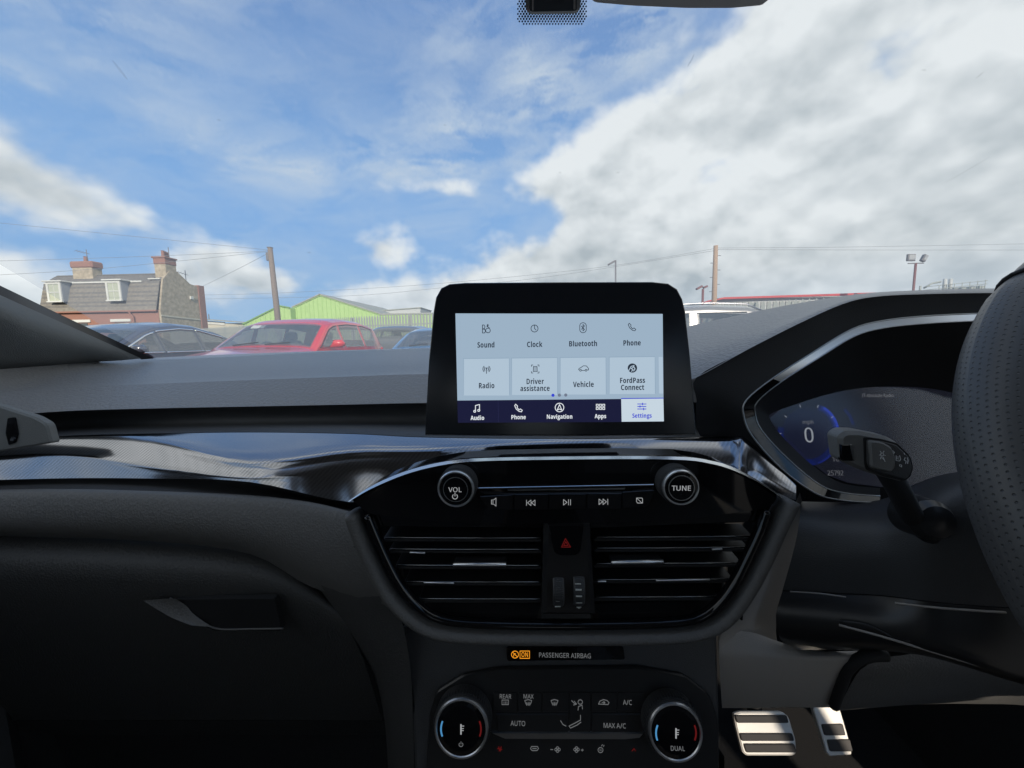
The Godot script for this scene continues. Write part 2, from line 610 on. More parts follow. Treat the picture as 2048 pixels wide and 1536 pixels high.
func make_materials() -> void:
	var leather := grain_map(0.055, 2, 4, 6.0, FastNoiseLite.TYPE_CELLULAR)
	var fine := grain_map(0.09, 3, 21, 5.0)
	# cabin
	M.pad = grained(plain(Color(0.245, 0.238, 0.230), 0.40), leather, 9.0, 0.60)
	M.lower_pad = grained(plain(Color(0.112, 0.110, 0.106), 0.55), leather, 15.0, 0.6)
	M.shaded_hard_black = grained(plain(Color(0.045, 0.045, 0.044), 0.55), leather, 15.0, 0.6)  # hard plastic, its colour darkened for the shade on the glovebox
	M.side_black = grained(plain(Color(0.055, 0.055, 0.054), 0.55), leather, 15.0, 0.6)
	M.dirt = plain(Color(0.10, 0.09, 0.07), 0.9)
	M.dirt.transparency = BaseMaterial3D.TRANSPARENCY_ALPHA
	M.dirt.albedo_color.a = 0.12
	M.hood_black = grained(plain(Color(0.020, 0.021, 0.023), 0.6), fine, 16.0, 0.3)
	M.plastic = grained(plain(Color(0.052, 0.053, 0.055), 0.45), fine, 16.0, 0.35)
	M.grey_plastic = grained(plain(Color(0.38, 0.350, 0.318), 0.6), fine, 16.0, 0.3)
	M.satin = plain(Color(0.022, 0.022, 0.023), 0.30)
	M.gloss = plain(Color(0.006, 0.006, 0.007), 0.04)
	M.screen_glass = plain(Color(0.012, 0.014, 0.018), 0.16)
	M.chrome = plain(Color(0.72, 0.73, 0.74), 0.16, 1.0)
	M.satin_chrome = plain(Color(0.86, 0.87, 0.88), 0.34, 1.0)
	M.edge_highlight = plain(Color(0.30, 0.31, 0.32), 0.25, 1.0)
	M.brushed = plain(Color(0.55, 0.56, 0.57), 0.30, 1.0)
	M.steel = grained(plain(Color(0.90, 0.86, 0.79), 0.32, 0.05), fine, 20.0, 0.15)
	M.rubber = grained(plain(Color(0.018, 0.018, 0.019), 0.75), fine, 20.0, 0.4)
	M.pedal_rubber = grained(plain(Color(0.060, 0.056, 0.054), 0.7), fine, 20.0, 0.4)
	M.black = plain(Color(0.008, 0.008, 0.009), 0.7)
	M.print = glowing(Color(0.32, 0.33, 0.34))
	M.dim_print = glowing(Color(0.125, 0.13, 0.135))
	M.gloss_button = plain(Color(0.010, 0.010, 0.011), 0.18)
	M.stalk_print = plain(Color(0.80, 0.81, 0.82), 0.6)
	M.red_print = glowing(Color(0.10, 0.006, 0.006))
	M.blue_print = glowing(Color(0.07, 0.26, 0.50))
	M.fabric = grained(plain(Color(0.58, 0.57, 0.55), 0.9), fine, 10.0, 0.3)
	M.pillar = grained(plain(Color(0.175, 0.180, 0.174), 0.85), grain_map(0.16, 3, 31, 5.0), 9.0, 0.5)
	M.carpet = grained(plain(Color(0.014, 0.014, 0.015), 0.95), grain_map(0.2, 4, 30, 8.0), 6.0, 0.8)
	M.hide = grained(plain(Color(0.085, 0.083, 0.081), 0.40), leather, 18.0, 0.45)
	M.stalk = grained(plain(Color(0.16, 0.16, 0.155), 0.5), fine, 16.0, 0.3)
	# punched holes of the steering wheel leather, twelve by twelve
	var holes := Image.create(384, 384, false, Image.FORMAT_L8)
	for y in 384:
		for x in 384:
			var row := int(y / 32)
			var hx := fposmod(x + (16 if row % 2 == 1 else 0), 32.0) - 16.0
			var hy := fposmod(y, 32.0) - 16.0
			var deep := smoothstep(5.6, 2.4, Vector2(hx, hy).length())
			holes.set_pixel(x, y, Color(1.0 - deep, 1.0 - deep, 1.0 - deep))
	holes.bump_map_to_normal_map(9.0)
	M.grip = plain(Color(0.085, 0.083, 0.081), 0.42)
	M.grip.normal_enabled = true
	M.grip.normal_texture = ImageTexture.create_from_image(holes)
	M.grip.normal_scale = 1.0
	var weave := Image.create(64, 64, false, Image.FORMAT_RGB8)
	for y in 64:
		for x in 64:
			var over := ((x / 8 + y / 8) % 4) < 2
			var v := (0.40 if over else 0.29) * (0.94 + 0.12 * float((x * 7 + y * 13) % 8) / 8.0)
			weave.set_pixel(x, y, Color(v, v, v * 1.05).linear_to_srgb())
	M.carbon = plain(Color.WHITE, 0.11, 1.0)
	M.carbon.albedo_texture = ImageTexture.create_from_image(weave)
	M.carbon.uv1_triplanar = true
	M.carbon.uv1_world_triplanar = true
	M.carbon.uv1_scale = Vector3.ONE * 110.0
	M.windscreen = plain(Color(0.42, 0.45, 0.47), 0.02)
	M.windscreen.transparency = BaseMaterial3D.TRANSPARENCY_ALPHA
	M.windscreen.albedo_color.a = 0.03
	M.windscreen.backlight_enabled = true          # a film of dust that the sky lights from outside
	M.windscreen.backlight = Color(0.34, 0.34, 0.34).linear_to_srgb()
	M.side_glass = plain(Color(0.05, 0.06, 0.06), 0.02)
	M.side_glass.transparency = BaseMaterial3D.TRANSPARENCY_ALPHA
	M.side_glass.albedo_color.a = 0.05
	# what the screens show
	M.lit_page = glowing(Color(0.330, 0.440, 0.555), 1.0)
	M.lit_tile = glowing(Color(0.425, 0.540, 0.650), 1.0)
	M.lit_edge = glowing(Color(0.28, 0.385, 0.50), 1.0)
	M.lit_selected = glowing(Color(0.56, 0.66, 0.74), 1.0)
	M.lit_bar = glowing(Color(0.010, 0.011, 0.040), 1.0)
	M.lit_white = glowing(Color(0.80, 0.84, 0.88), 1.0)
	M.lit_blue = glowing(Color(0.04, 0.06, 0.62), 1.0)
	M.lit_grey = glowing(Color(0.16, 0.19, 0.26), 1.0)
	M.lit_line = glowing(Color(0.020, 0.022, 0.070), 1.0)
	M.page_ink = glowing(Color(0.020, 0.030, 0.050), 1.0)
	M.lit_amber = glowing(Color(1.0, 0.36, 0.02), 1.0)
	M.cluster_page = glowing(Color(0.008, 0.009, 0.016), 1.0)
	M.cover_glass = plain(Color(0.04, 0.04, 0.045), 0.22, 0.0, 0.42)
	M.cover_glass.transparency = BaseMaterial3D.TRANSPARENCY_ALPHA
	M.cover_glass.albedo_color.a = 0.08
	M.cluster_dial = glowing(Color(0.008, 0.010, 0.028), 1.0)
	M.cluster_blue = glowing(Color(0.014, 0.036, 0.36), 1.0)
	M.cluster_deep = glowing(Color(0.005, 0.010, 0.070), 1.0)
	M.cluster_mid = glowing(Color(0.009, 0.018, 0.15), 1.0)
	M.cluster_white = glowing(Color(0.30, 0.32, 0.36), 1.0)
	M.cluster_dim = glowing(Color(0.12, 0.125, 0.14), 1.0)
	# outside
	M.asphalt = mottled(plain(Color.WHITE, 0.9), mottle(Color(0.040, 0.040, 0.041), Color(0.085, 0.084, 0.080), 0.02, 5), 0.4)
	M.slate = mottled(plain(Color.WHITE, 0.75), mottle(Color(0.150, 0.142, 0.122), Color(0.275, 0.258, 0.215), 0.02, 6), 0.30)
	M.slate_dark = mottled(plain(Color.WHITE, 0.75), mottle(Color(0.115, 0.112, 0.105), Color(0.205, 0.196, 0.172), 0.02, 7), 0.30)
	M.brick = mottled(plain(Color.WHITE, 0.9), mottle(Color(0.21, 0.105, 0.078), Color(0.37, 0.205, 0.155), 0.05, 8), 0.6)
	M.render = mottled(plain(Color.WHITE, 0.95), mottle(Color(0.27, 0.235, 0.165), Color(0.50, 0.44, 0.33), 0.016, 9), 0.30)
	M.white_paint = plain(Color(0.60, 0.62, 0.58), 0.5)
	M.lead = plain(Color(0.30, 0.33, 0.36), 0.6)
	M.curtain = plain(Color(0.42, 0.46, 0.36), 0.5)
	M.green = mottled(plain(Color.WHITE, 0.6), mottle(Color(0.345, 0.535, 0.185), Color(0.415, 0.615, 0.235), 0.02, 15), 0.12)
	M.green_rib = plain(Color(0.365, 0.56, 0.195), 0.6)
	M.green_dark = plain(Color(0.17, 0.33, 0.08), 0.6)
	M.roof_sheet = mottled(plain(Color.WHITE, 0.7), mottle(Color(0.26, 0.28, 0.25), Color(0.36, 0.38, 0.33), 0.03, 10), 0.2)
	M.pale_wall = plain(Color(0.52, 0.50, 0.40), 0.8)
	M.red_sheet = plain(Color(0.46, 0.045, 0.05), 0.5)
	M.pale_sheet = plain(Color(0.42, 0.45, 0.45), 0.6)
	M.galvanised = plain(Color(0.30, 0.33, 0.31), 0.55)
	M.timber = mottled(plain(Color.WHITE, 0.9), mottle(Color(0.14, 0.115, 0.095), Color(0.27, 0.225, 0.185), 0.04, 12), 0.8)
	M.new_timber = mottled(plain(Color.WHITE, 0.9), mottle(Color(0.30, 0.215, 0.15), Color(0.42, 0.315, 0.23), 0.04, 13), 0.8)
	M.cable = plain(Color(0.20, 0.21, 0.22), 0.7)
	M.iron = plain(Color(0.16, 0.16, 0.17), 0.6)
	M.red_iron = plain(Color(0.16, 0.06, 0.058), 0.6)
	M.lens = plain(Color(0.35, 0.37, 0.38), 0.2)
	M.car_glass = plain(Color(0.10, 0.12, 0.12), 0.02, 0.0, 1.0)
	M.car_glass.transparency = BaseMaterial3D.TRANSPARENCY_ALPHA
	M.car_glass.albedo_color.a = 0.45
	M.house_glass = plain(Color(0.06, 0.07, 0.07), 0.03, 0.0, 0.7)
	M.cabin_dark = plain(Color(0.03, 0.03, 0.032), 0.7)
	M.cabin_grey = plain(Color(0.10, 0.10, 0.10), 0.8)
	M.tyre = plain(Color(0.02, 0.02, 0.02), 0.85)
	M.rim = plain(Color(0.5, 0.5, 0.52), 0.35, 1.0)
	for c: Array in [["paint_red", Color(0.58, 0.022, 0.026)], ["paint_navy", Color(0.040, 0.046, 0.066)], ["paint_grey", Color(0.10, 0.11, 0.115)], ["paint_blue", Color(0.050, 0.155, 0.30)], ["paint_silver", Color(0.17, 0.18, 0.185)]]:
		var m := plain(c[1], 0.25)
		m.clearcoat_enabled = true
		m.clearcoat = 1.0
		m.clearcoat_roughness = 0.06
		M[c[0]] = m


# ---------------------------------------------------------------- outside

func outdoors() -> void:
	var s := begin(true)
	quad(s, Vector3(-900, 0, -1500), Vector3(900, 0, -1500), Vector3(900, 0, 300), Vector3(-900, 0, 300))
	var ground := fin(s, "ground", M.asphalt, self)
	ground.set_meta("kind", "structure")
	house()
	warehouses()
	fences()
	poles_and_cables()
	parked_cars()


func house() -> void:
	# local axes: the foot of the front right corner; x right, z towards the car park
	var h := thing("brick_house", "old brick house with slate mansard roof, two white dormers and two chimneys", "house", Transform3D(Basis(), Vector3(-29.5, 0, -30)))
	var w := 9.9
	box("wall", M.brick, h, Vector3(-w / 2, 2.0, -2.0), Vector3(w, 4.0, 4.0))
	# gable end: rendered, standing 0.1 m proud of the roof, with a brick return at the back
	var f := Transform3D(Basis(Vector3.UP, PI / 2), Vector3(0.0, 0, 0))       # its x runs away from the viewer
	var g := plate("gable_wall", M.render, h, PackedVector2Array([Vector2(0.0, 0), Vector2(3.75, 0), Vector2(3.75, 6.35), Vector2(3.05, 6.45), Vector2(1.9, 7.3), Vector2(1.2, 7.22), Vector2(0.55, 6.48), Vector2(0.05, 4.08)]), 0.0, 0.16, 0.0)
	g.transform = f
	g = plate("gable_band", M.pale_wall, h, PackedVector2Array([Vector2(0.02, 3.5), Vector2(3.7, 3.35), Vector2(3.7, 3.47), Vector2(0.02, 3.62)]), 0.162, 0.21)
	g.transform = f
	box("brick_return", M.brick, h, Vector3(0.02, 3.2, -4.1), Vector3(0.42, 6.5, 0.66), 0.02)
	box("vent_box", M.white_paint, h, Vector3(0.22, 5.25, -3.0), Vector3(0.12, 0.26, 0.32), 0.02)
	box("back_wall", M.brick, h, Vector3(-w / 2, 2.9, -4.2), Vector3(w - 0.3, 5.8, 0.3))
	# roof: a core, then courses of slates as thin overlapping strips
	var r := begin(true)
	var prof := [Vector2(0.12, 4.0), Vector2(-0.46, 6.3), Vector2(-1.3, 6.98), Vector2(-2.9, 6.3), Vector2(-4.0, 5.7), Vector2(-4.0, 4.0)]
	for i in prof.size() - 1:
		var a: Vector2 = prof[i]
		var b: Vector2 = prof[i + 1]
		quad(r, Vector3(-w, a.y, a.x), Vector3(-w + (0.0 if i == 0 else 0.0), b.y, b.x), Vector3(-0.02, b.y, b.x), Vector3(-0.02, a.y, a.x))
	for i in range(1, prof.size() - 1):
		tri(r, Vector3(-w, prof[0].y, prof[0].x), Vector3(-w, prof[i].y, prof[i].x), Vector3(-w, prof[i + 1].y, prof[i + 1].x))
	var roof := fin(r, "roof", M.slate_dark, h)
	var steep := (Vector2(-0.46, 6.3) - Vector2(0.12, 4.0))
	for i in 15:
		var t := (i + 0.5) / 15.0
		var c := Vector2(0.12, 4.0) + steep * t
		var m: Material = M.slate if (i * 7) % 5 < 3 else M.slate_dark
		var n := Vector2(steep.y, -steep.x).normalized() * 0.02
		var cut := 0.05 * (i % 2)
		box("slate_course", m, roof, Vector3(-w / 2, c.y + n.y, c.x + n.x), Vector3(w - 0.06 - cut, 2.37 / 15.0 * 1.12, 0.022), 0.0, Basis(Vector3.RIGHT, -atan2(0.58, 2.3) - 0.05))
	for i in 7:
		var c := Vector2(-0.46, 6.3).lerp(Vector2(-1.3, 6.98), (i + 0.5) / 7.0)
		box("slate_course", M.slate_dark, roof, Vector3(-w / 2 - 0.4, c.y + 0.025, c.x + 0.02), Vector3(w - 0.9, 0.172, 0.022), 0.0, Basis(Vector3.RIGHT, -atan2(0.84, 0.68) - 0.05))
	box("ridge_tiles", M.slate_dark, roof, Vector3(-w / 2 - 0.4, 7.02, -1.3), Vector3(w - 1.2, 0.12, 0.2), 0.04)
	box("white_flashing", M.white_paint, roof, Vector3(-w / 2 - 0.7, 6.32, -0.42), Vector3(w - 1.6, 0.12, 0.12), 0.01)
	box("white_flashing", M.white_paint, roof, Vector3(-0.55, 6.52, -0.52), Vector3(1.0, 0.09, 0.10), 0.01)
	box("gutter", M.brick, h, Vector3(-w / 2, 3.93, 0.16), Vector3(w, 0.13, 0.16), 0.02)
	tube("downpipe", M.brick, h, PackedVector3Array([Vector3(-2.3, 3.9, 0.2), Vector3(-2.0, 3.5, 0.16), Vector3(-2.0, 0.1, 0.16)]), 0.05)
	for x in [-6.6, -3.2, -8.9]:
		var wd := box("window", M.house_glass, h, Vector3(x, 2.2, 0.005), Vector3(1.1, 1.7, 0.05))
		box("lintel", M.white_paint, wd, Vector3(x, 3.22, 0.03), Vector3(1.7, 0.22, 0.1), 0.01)
		box("sill", M.white_paint, wd, Vector3(x, 1.3, 0.05), Vector3(1.3, 0.1, 0.14), 0.01)
	for x in [-8.15, -3.2]:
		# a dormer: white sash window, slate-grey cheeks, flat hood
		var d := box("dormer", M.lead, h, Vector3(x, 5.55, -0.16), Vector3(1.26, 1.55, 0.86), 0.01)
		box("hood", M.white_paint, d, Vector3(x, 6.36, -0.14), Vector3(1.62, 0.11, 1.12), 0.02)
		box("frame", M.white_paint, d, Vector3(x - 0.52, 5.52, 0.29), Vector3(0.17, 1.5, 0.08), 0.01)
		box("frame", M.white_paint, d, Vector3(x + 0.52, 5.52, 0.29), Vector3(0.17, 1.5, 0.08), 0.01)
		box("frame", M.white_paint, d, Vector3(x, 6.2, 0.29), Vector3(0.87, 0.14, 0.08), 0.01)
		box("sill", M.white_paint, d, Vector3(x, 4.76, 0.31), Vector3(1.3, 0.1, 0.16), 0.01)
		box("meeting_rail", M.white_paint, d, Vector3(x, 5.5, 0.285), Vector3(0.87, 0.07, 0.06), 0.005)
		box("glazing_bar", M.white_paint, d, Vector3(x, 5.5, 0.282), Vector3(0.04, 1.3, 0.04), 0.0)
		box("pane", M.curtain, d, Vector3(x, 5.83, 0.275), Vector3(0.86, 0.6, 0.02))
		box("pane", M.curtain, d, Vector3(x, 5.14, 0.275), Vector3(0.86, 0.66, 0.02))
	# chimneys
	var c1 := box("chimney", M.render, h, Vector3(-0.38, 7.2, -1.45), Vector3(0.95, 1.1, 1.0), 0.03)
	box("brick_cap", M.brick, c1, Vector3(-0.38, 8.0, -1.45), Vector3(1.0, 0.5, 1.06), 0.03)
	box("brick_cap", M.brick, c1, Vector3(-0.38, 8.28, -1.45), Vector3(1.16, 0.12, 1.2), 0.03)
	for k in 3:
		lathe("chimney_pot", M.brick, c1, [[0.0, 0.0], [0.13, 0.0], [0.10, 0.46], [0.13, 0.5], [0.09, 0.5], [0.0, 0.4]], Vector3(-0.42 + 0.12 * k, 8.34, -1.75 + 0.3 * k), Basis(Vector3.RIGHT, -PI / 2), 12)
	var c2 := box("chimney", M.render, h, Vector3(-7.0, 7.1, -1.3), Vector3(1.7, 1.1, 0.8), 0.03)
	box("brick_cap", M.brick, c2, Vector3(-7.0, 7.85, -1.3), Vector3(1.95, 0.55, 0.95), 0.10)
	lathe("chimney_pot", M.brick, c2, [[0.0, 0.0], [0.15, 0.0], [0.12, 0.4], [0.15, 0.44], [0.1, 0.44], [0.0, 0.3]], Vector3(-7.0, 8.12, -1.3), Basis(Vector3.RIGHT, -PI / 2), 12)
	aerial(h, Vector3(-6.75, 8.1, -1.2), 1.0, 0.9)
	aerial(h, Vector3(-0.1, 8.3, -1.6), 0.9, 0.0)
	aerial(h, Vector3(-0.3, 6.4, -3.2), 1.25, 0.7)


func aerial(h: Node3D, at: Vector3, tall: float, long: float) -> void:
	var a := tube("tv_aerial", M.iron, h, PackedVector3Array([at, at + Vector3(0, tall, 0)]), 0.028, 6)
	if long > 0.0:
		var top := at + Vector3(0, tall * 0.72, 0)
		tube("boom", M.iron, a, PackedVector3Array([top + Vector3(-long, 0.22, 0), top + Vector3(0.25, -0.08, 0)]), 0.022, 6)
		for k in 4:
			var p := top + Vector3(-long + 0.25 * k, 0.22 - 0.07 * k, 0)
			tube("element", M.iron, a, PackedVector3Array([p + Vector3(-0.02, -0.1, 0.12), p + Vector3(0.02, 0.1, -0.12)]), 0.010, 5)


func warehouses() -> void:
	var w := thing("green_warehouse", "lime green warehouse with a wide gable of ribbed sheet metal", "warehouse", Transform3D(Basis(), Vector3(-24.3, 0, -45)))
	var gable := PackedVector2Array([Vector2(-4.4, 0), Vector2(8.4, 0), Vector2(8.4, 3.95), Vector2(0.0, 6.8), Vector2(-3.3, 5.45), Vector2(-4.4, 5.65)])
	plate("gable_wall", M.green, w, PackedVector2Array([Vector2(-3.3, 0), Vector2(8.3, 0), Vector2(8.3, 3.95), Vector2(0.0, 6.75), Vector2(-3.3, 5.40)]), -0.1, 0.0)
	for k in 22:
		var x := -3.0 + k * 0.52
		var top := (6.75 + x * 0.41 if x < 0 else 6.75 - x * 0.337) - 0.12
		box("cladding_rib", M.green_rib, w, Vector3(x, top / 2, 0.03), Vector3(0.14, top, 0.06))
	box("roof_slope", M.roof_sheet, w, Vector3(4.22, 5.45, -9.8), Vector3(9.0, 0.12, 20.0), 0.0, Basis(Vector3.BACK, -atan(0.337)))
	box("roof_slope", M.roof_sheet, w, Vector3(-1.72, 6.15, -9.8), Vector3(3.7, 0.12, 20.0), 0.0, Basis(Vector3.BACK, atan(0.41)))
	box("barge_board", M.green_rib, w, Vector3(4.2, 5.36, 0.06), Vector3(8.95, 0.16, 0.1), 0.0, Basis(Vector3.BACK, -atan(0.337)))
	box("barge_board", M.green_rib, w, Vector3(-1.68, 6.08, 0.06), Vector3(3.6, 0.16, 0.1), 0.0, Basis(Vector3.BACK, atan(0.41)))
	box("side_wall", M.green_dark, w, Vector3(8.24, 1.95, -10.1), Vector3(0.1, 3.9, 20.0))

	var w2 := thing("green_lean_to_warehouse", "smaller lime green shed with a sloping roof, left of the big green gable", "warehouse", Transform3D(Basis(), Vector3(-28.6, 0, -44)))
	plate("gable_wall", M.green, w2, PackedVector2Array([Vector2(-4.6, 0), Vector2(1.2, 0), Vector2(1.2, 5.25), Vector2(0.0, 5.5), Vector2(-4.6, 3.45)]), -3.0, 0.0)
	for k in 9:
		var x := -4.2 + k * 0.58
		var top := (5.5 + x * 0.445 if x < 0 else 5.5 - x * 0.2) - 0.1
		box("cladding_rib", M.green_rib, w2, Vector3(x, top / 2, 0.03), Vector3(0.14, top, 0.06))
	box("barge_board", M.green_dark, w2, Vector3(-2.28, 4.52, 0.08), Vector3(5.05, 0.14, 0.12), 0.0, Basis(Vector3.BACK, atan(0.445)))
	box("barge_board", M.green_dark, w2, Vector3(0.6, 5.42, 0.08), Vector3(1.25, 0.14, 0.12), 0.0, Basis(Vector3.BACK, -atan(0.2)))

	var w3 := thing("green_flat_unit", "low green unit with a flat top behind the palisade fence, beside the touchscreen", "warehouse", Transform3D(Basis(), Vector3(-12.6, 0, -43)))
	box("wall", M.green, w3, Vector3(0.2, 2.1, -4.0), Vector3(8.0, 4.2, 8.0))
	for k in 16:
		box("cladding_rib", M.green_rib, w3, Vector3(-3.7 + k * 0.5, 2.1, 0.03), Vector3(0.13, 4.1, 0.06))
	box("parapet", M.roof_sheet, w3, Vector3(0.2, 4.28, -4.0), Vector3(8.2, 0.16, 8.2))
	var w4 := thing("grey_roof_unit", "grey sheet roof rising behind the green units", "warehouse", Transform3D(Basis(), Vector3(-17.6, 0, -54)))
	plate("wall", M.pale_sheet, w4, PackedVector2Array([Vector2(-4.5, 0), Vector2(2.6, 0), Vector2(2.6, 5.9), Vector2(-4.5, 5.5)]), -6.0, 0.0)
	box("roof_sheet", M.roof_sheet, w4, Vector3(-0.95, 5.72, -3.0), Vector3(7.3, 0.1, 6.3), 0.0, Basis(Vector3.BACK, 0.056))
	var w5 := thing("pale_shed", "pale low shed with a grey roof beside the brick house", "shed", Transform3D(Basis(), Vector3(-37.2, 0, -45)))
	box("wall", M.pale_wall, w5, Vector3(0, 1.85, -3), Vector3(9.0, 3.7, 6.0))
	box("roof_sheet", M.roof_sheet, w5, Vector3(0.2, 4.05, -2.8), Vector3(9.6, 0.1, 6.6), 0.0, Basis(Vector3.BACK, -0.09))
	box("gable_panel", M.white_paint, w5, Vector3(-1.6, 3.9, 0.05), Vector3(5.4, 0.36, 0.1), 0.0, Basis(Vector3.BACK, -0.09))
	tube("flue", M.iron, w5, PackedVector3Array([Vector3(-1.7, 4.2, -1), Vector3(-1.7, 4.9, -1)]), 0.06)
	var w6 := thing("light_green_shed", "light green low shed between the house and the leaning pole", "shed", Transform3D(Basis(), Vector3(-32.4, 0, -50)))
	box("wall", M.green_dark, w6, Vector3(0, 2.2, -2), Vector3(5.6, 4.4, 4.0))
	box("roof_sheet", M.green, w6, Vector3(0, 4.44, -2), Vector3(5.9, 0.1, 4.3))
	tube("flue", M.brick, w6, PackedVector3Array([Vector3(1.2, 4.4, -0.6), Vector3(1.2, 5.0, -0.6)]), 0.12)

	var r := thing("red_roofed_building", "long low building with red roof edge and pale ribbed wall", "warehouse", Transform3D(Basis(), Vector3(15.9, 0, -35)))
	box("wall", M.pale_sheet, r, Vector3(11.0, 2.24, -6.0), Vector3(21.0, 4.48, 12.0))
	for k in 40:
		box("cladding_rib", M.galvanised, r, Vector3(0.8 + k * 0.52, 2.1, 0.04), Vector3(0.16, 4.15, 0.08))
	plate("fascia", M.red_sheet, r, PackedVector2Array([Vector2(-0.9, 4.12), Vector2(0.9, 4.42), Vector2(22.4, 4.64), Vector2(22.4, 4.84), Vector2(1.0, 4.58), Vector2(-0.2, 4.36)]), 0.1, 0.5)
	plate("roof_sheet", M.roof_sheet, r, PackedVector2Array([Vector2(0.6, 4.4), Vector2(22.4, 4.6), Vector2(22.4, 4.78), Vector2(6.0, 4.66)]), -12.0, -2.0)

	var p := thing("rooftop_plant", "grey pipes and vents on a far factory roof by the steering wheel", "factory", Transform3D(Basis(), Vector3(47.5, 0, -45)))
	box("wall", M.pale_sheet, p, Vector3(2, 2.9, -4), Vector3(14, 5.8, 8))
	for x in [-1.45, -0.85]:
		tube("pipe", M.pale_sheet, p, PackedVector3Array([Vector3(x, 5.7, -0.5), Vector3(x, 7.2, -0.5)]), 0.17, 10)
	tube("pipe", M.galvanised, p, PackedVector3Array([Vector3(-4.0, 5.7, -0.5), Vector3(-4.0, 6.5, -0.5)]), 0.10, 8)
	tube("duct", M.galvanised, p, PackedVector3Array([Vector3(-3.6, 6.25, -0.5), Vector3(-2.8, 6.75, -0.5), Vector3(-1.9, 6.9, -0.5)]), 0.10, 8)
	for k in 7:
		tube("handrail_post", M.galvanised, p, PackedVector3Array([Vector3(-2.2 + k * 0.8, 5.7, -0.3), Vector3(-2.2 + k * 0.8, 6.5 + 0.08 * k, -0.3)]), 0.035, 6)
	for y in [6.1, 6.45]:
		tube("handrail", M.galvanised, p, PackedVector3Array([Vector3(-3.8, y - 0.1, -0.3), Vector3(2.8, y + 0.45, -0.3)]), 0.035, 6)
	for k in 4:
		box("vent_unit", M.galvanised, p, Vector3(-0.1 + k * 0.9, 6.0, -0.8), Vector3(0.5, 0.5 + 0.1 * k, 0.5), 0.03)


func fences() -> void:
	# steel palisade: two rails, posts every 2.75 m, pointed pales
	fence([Vector3(-30.0, 0, -31.0), Vector3(-8.4, 0, -18.0)], "galvanised palisade fence behind the parked cars and before the green warehouses")
	fence([Vector3(-8.3, 0, -17.9), Vector3(-2.0, 0, -15.4)], "short galvanised palisade fence run ending behind the touchscreen")
	fence([Vector3(4.2, 0, -13.6), Vector3(9.6, 0, -10.9)], "galvanised palisade fence before the red roofed building")


func fence(ends: Array, label: String) -> void:
	var a: Vector3 = ends[0]
	var b: Vector3 = ends[1]
	var long := a.distance_to(b)
	var turn := atan2(-(b.z - a.z), b.x - a.x)
	var f := thing("palisade_fence", label, "fence", Transform3D(Basis(Vector3.UP, turn), a), "palisade fences round the car park")
	var tall := 2.36 if a.x < 0.0 else 2.22
	for y in [0.45, 1.9]:
		box("rail", M.galvanised, f, Vector3(long / 2, y, -0.03), Vector3(long, 0.06, 0.05))
	var posts := int(long / 2.75) + 1
	for k in posts:
		box("post", M.galvanised, f, Vector3(k * long / maxf(1, posts - 1), tall / 2, -0.1), Vector3(0.1, tall - 0.1, 0.08))
	var s := begin(true)
	var hw := 0.046
	var shape_ := [Vector2(-hw, 0.05), Vector2(hw, 0.05), Vector2(hw, tall - 0.12), Vector2(0.0, tall), Vector2(-hw, tall - 0.12)]
	for z in [0.0, 0.018]:
		for i in range(1, 4):
			tri(s, Vector3(shape_[0].x, shape_[0].y, z), Vector3(shape_[i].x, shape_[i].y, z), Vector3(shape_[i + 1].x, shape_[i + 1].y, z))
	for i in 5:
		var p: Vector2 = shape_[i]
		var q: Vector2 = shape_[(i + 1) % 5]
		quad(s, Vector3(p.x, p.y, 0), Vector3(q.x, q.y, 0), Vector3(q.x, q.y, 0.018), Vector3(p.x, p.y, 0.018))
	s.generate_normals()
	var pale := s.commit()
	var n := int(long / 0.155)
	for k in n:
		var o := put(pale, "pale", M.galvanised, f)
		o.position = Vector3((k + 0.5) * long / n, 0, 0)


func Q(x: float, y: float, z: float) -> Vector3:         # the point z metres ahead, measured along the car's axis
	var d := P(x, y, 1.0) - eye
	return eye + d * (z / -d.z)


func cable(label: String, list: Array) -> void:
	var p := PackedVector3Array()
	for i in range(0, list.size(), 3):
		p.append(Q(list[i], list[i + 1], list[i + 2]))
	var o := tube("overhead_cable", M.cable, self, spline(p, 6), 0.010, 5)
	tag(o, label, "cable", "overhead cables")


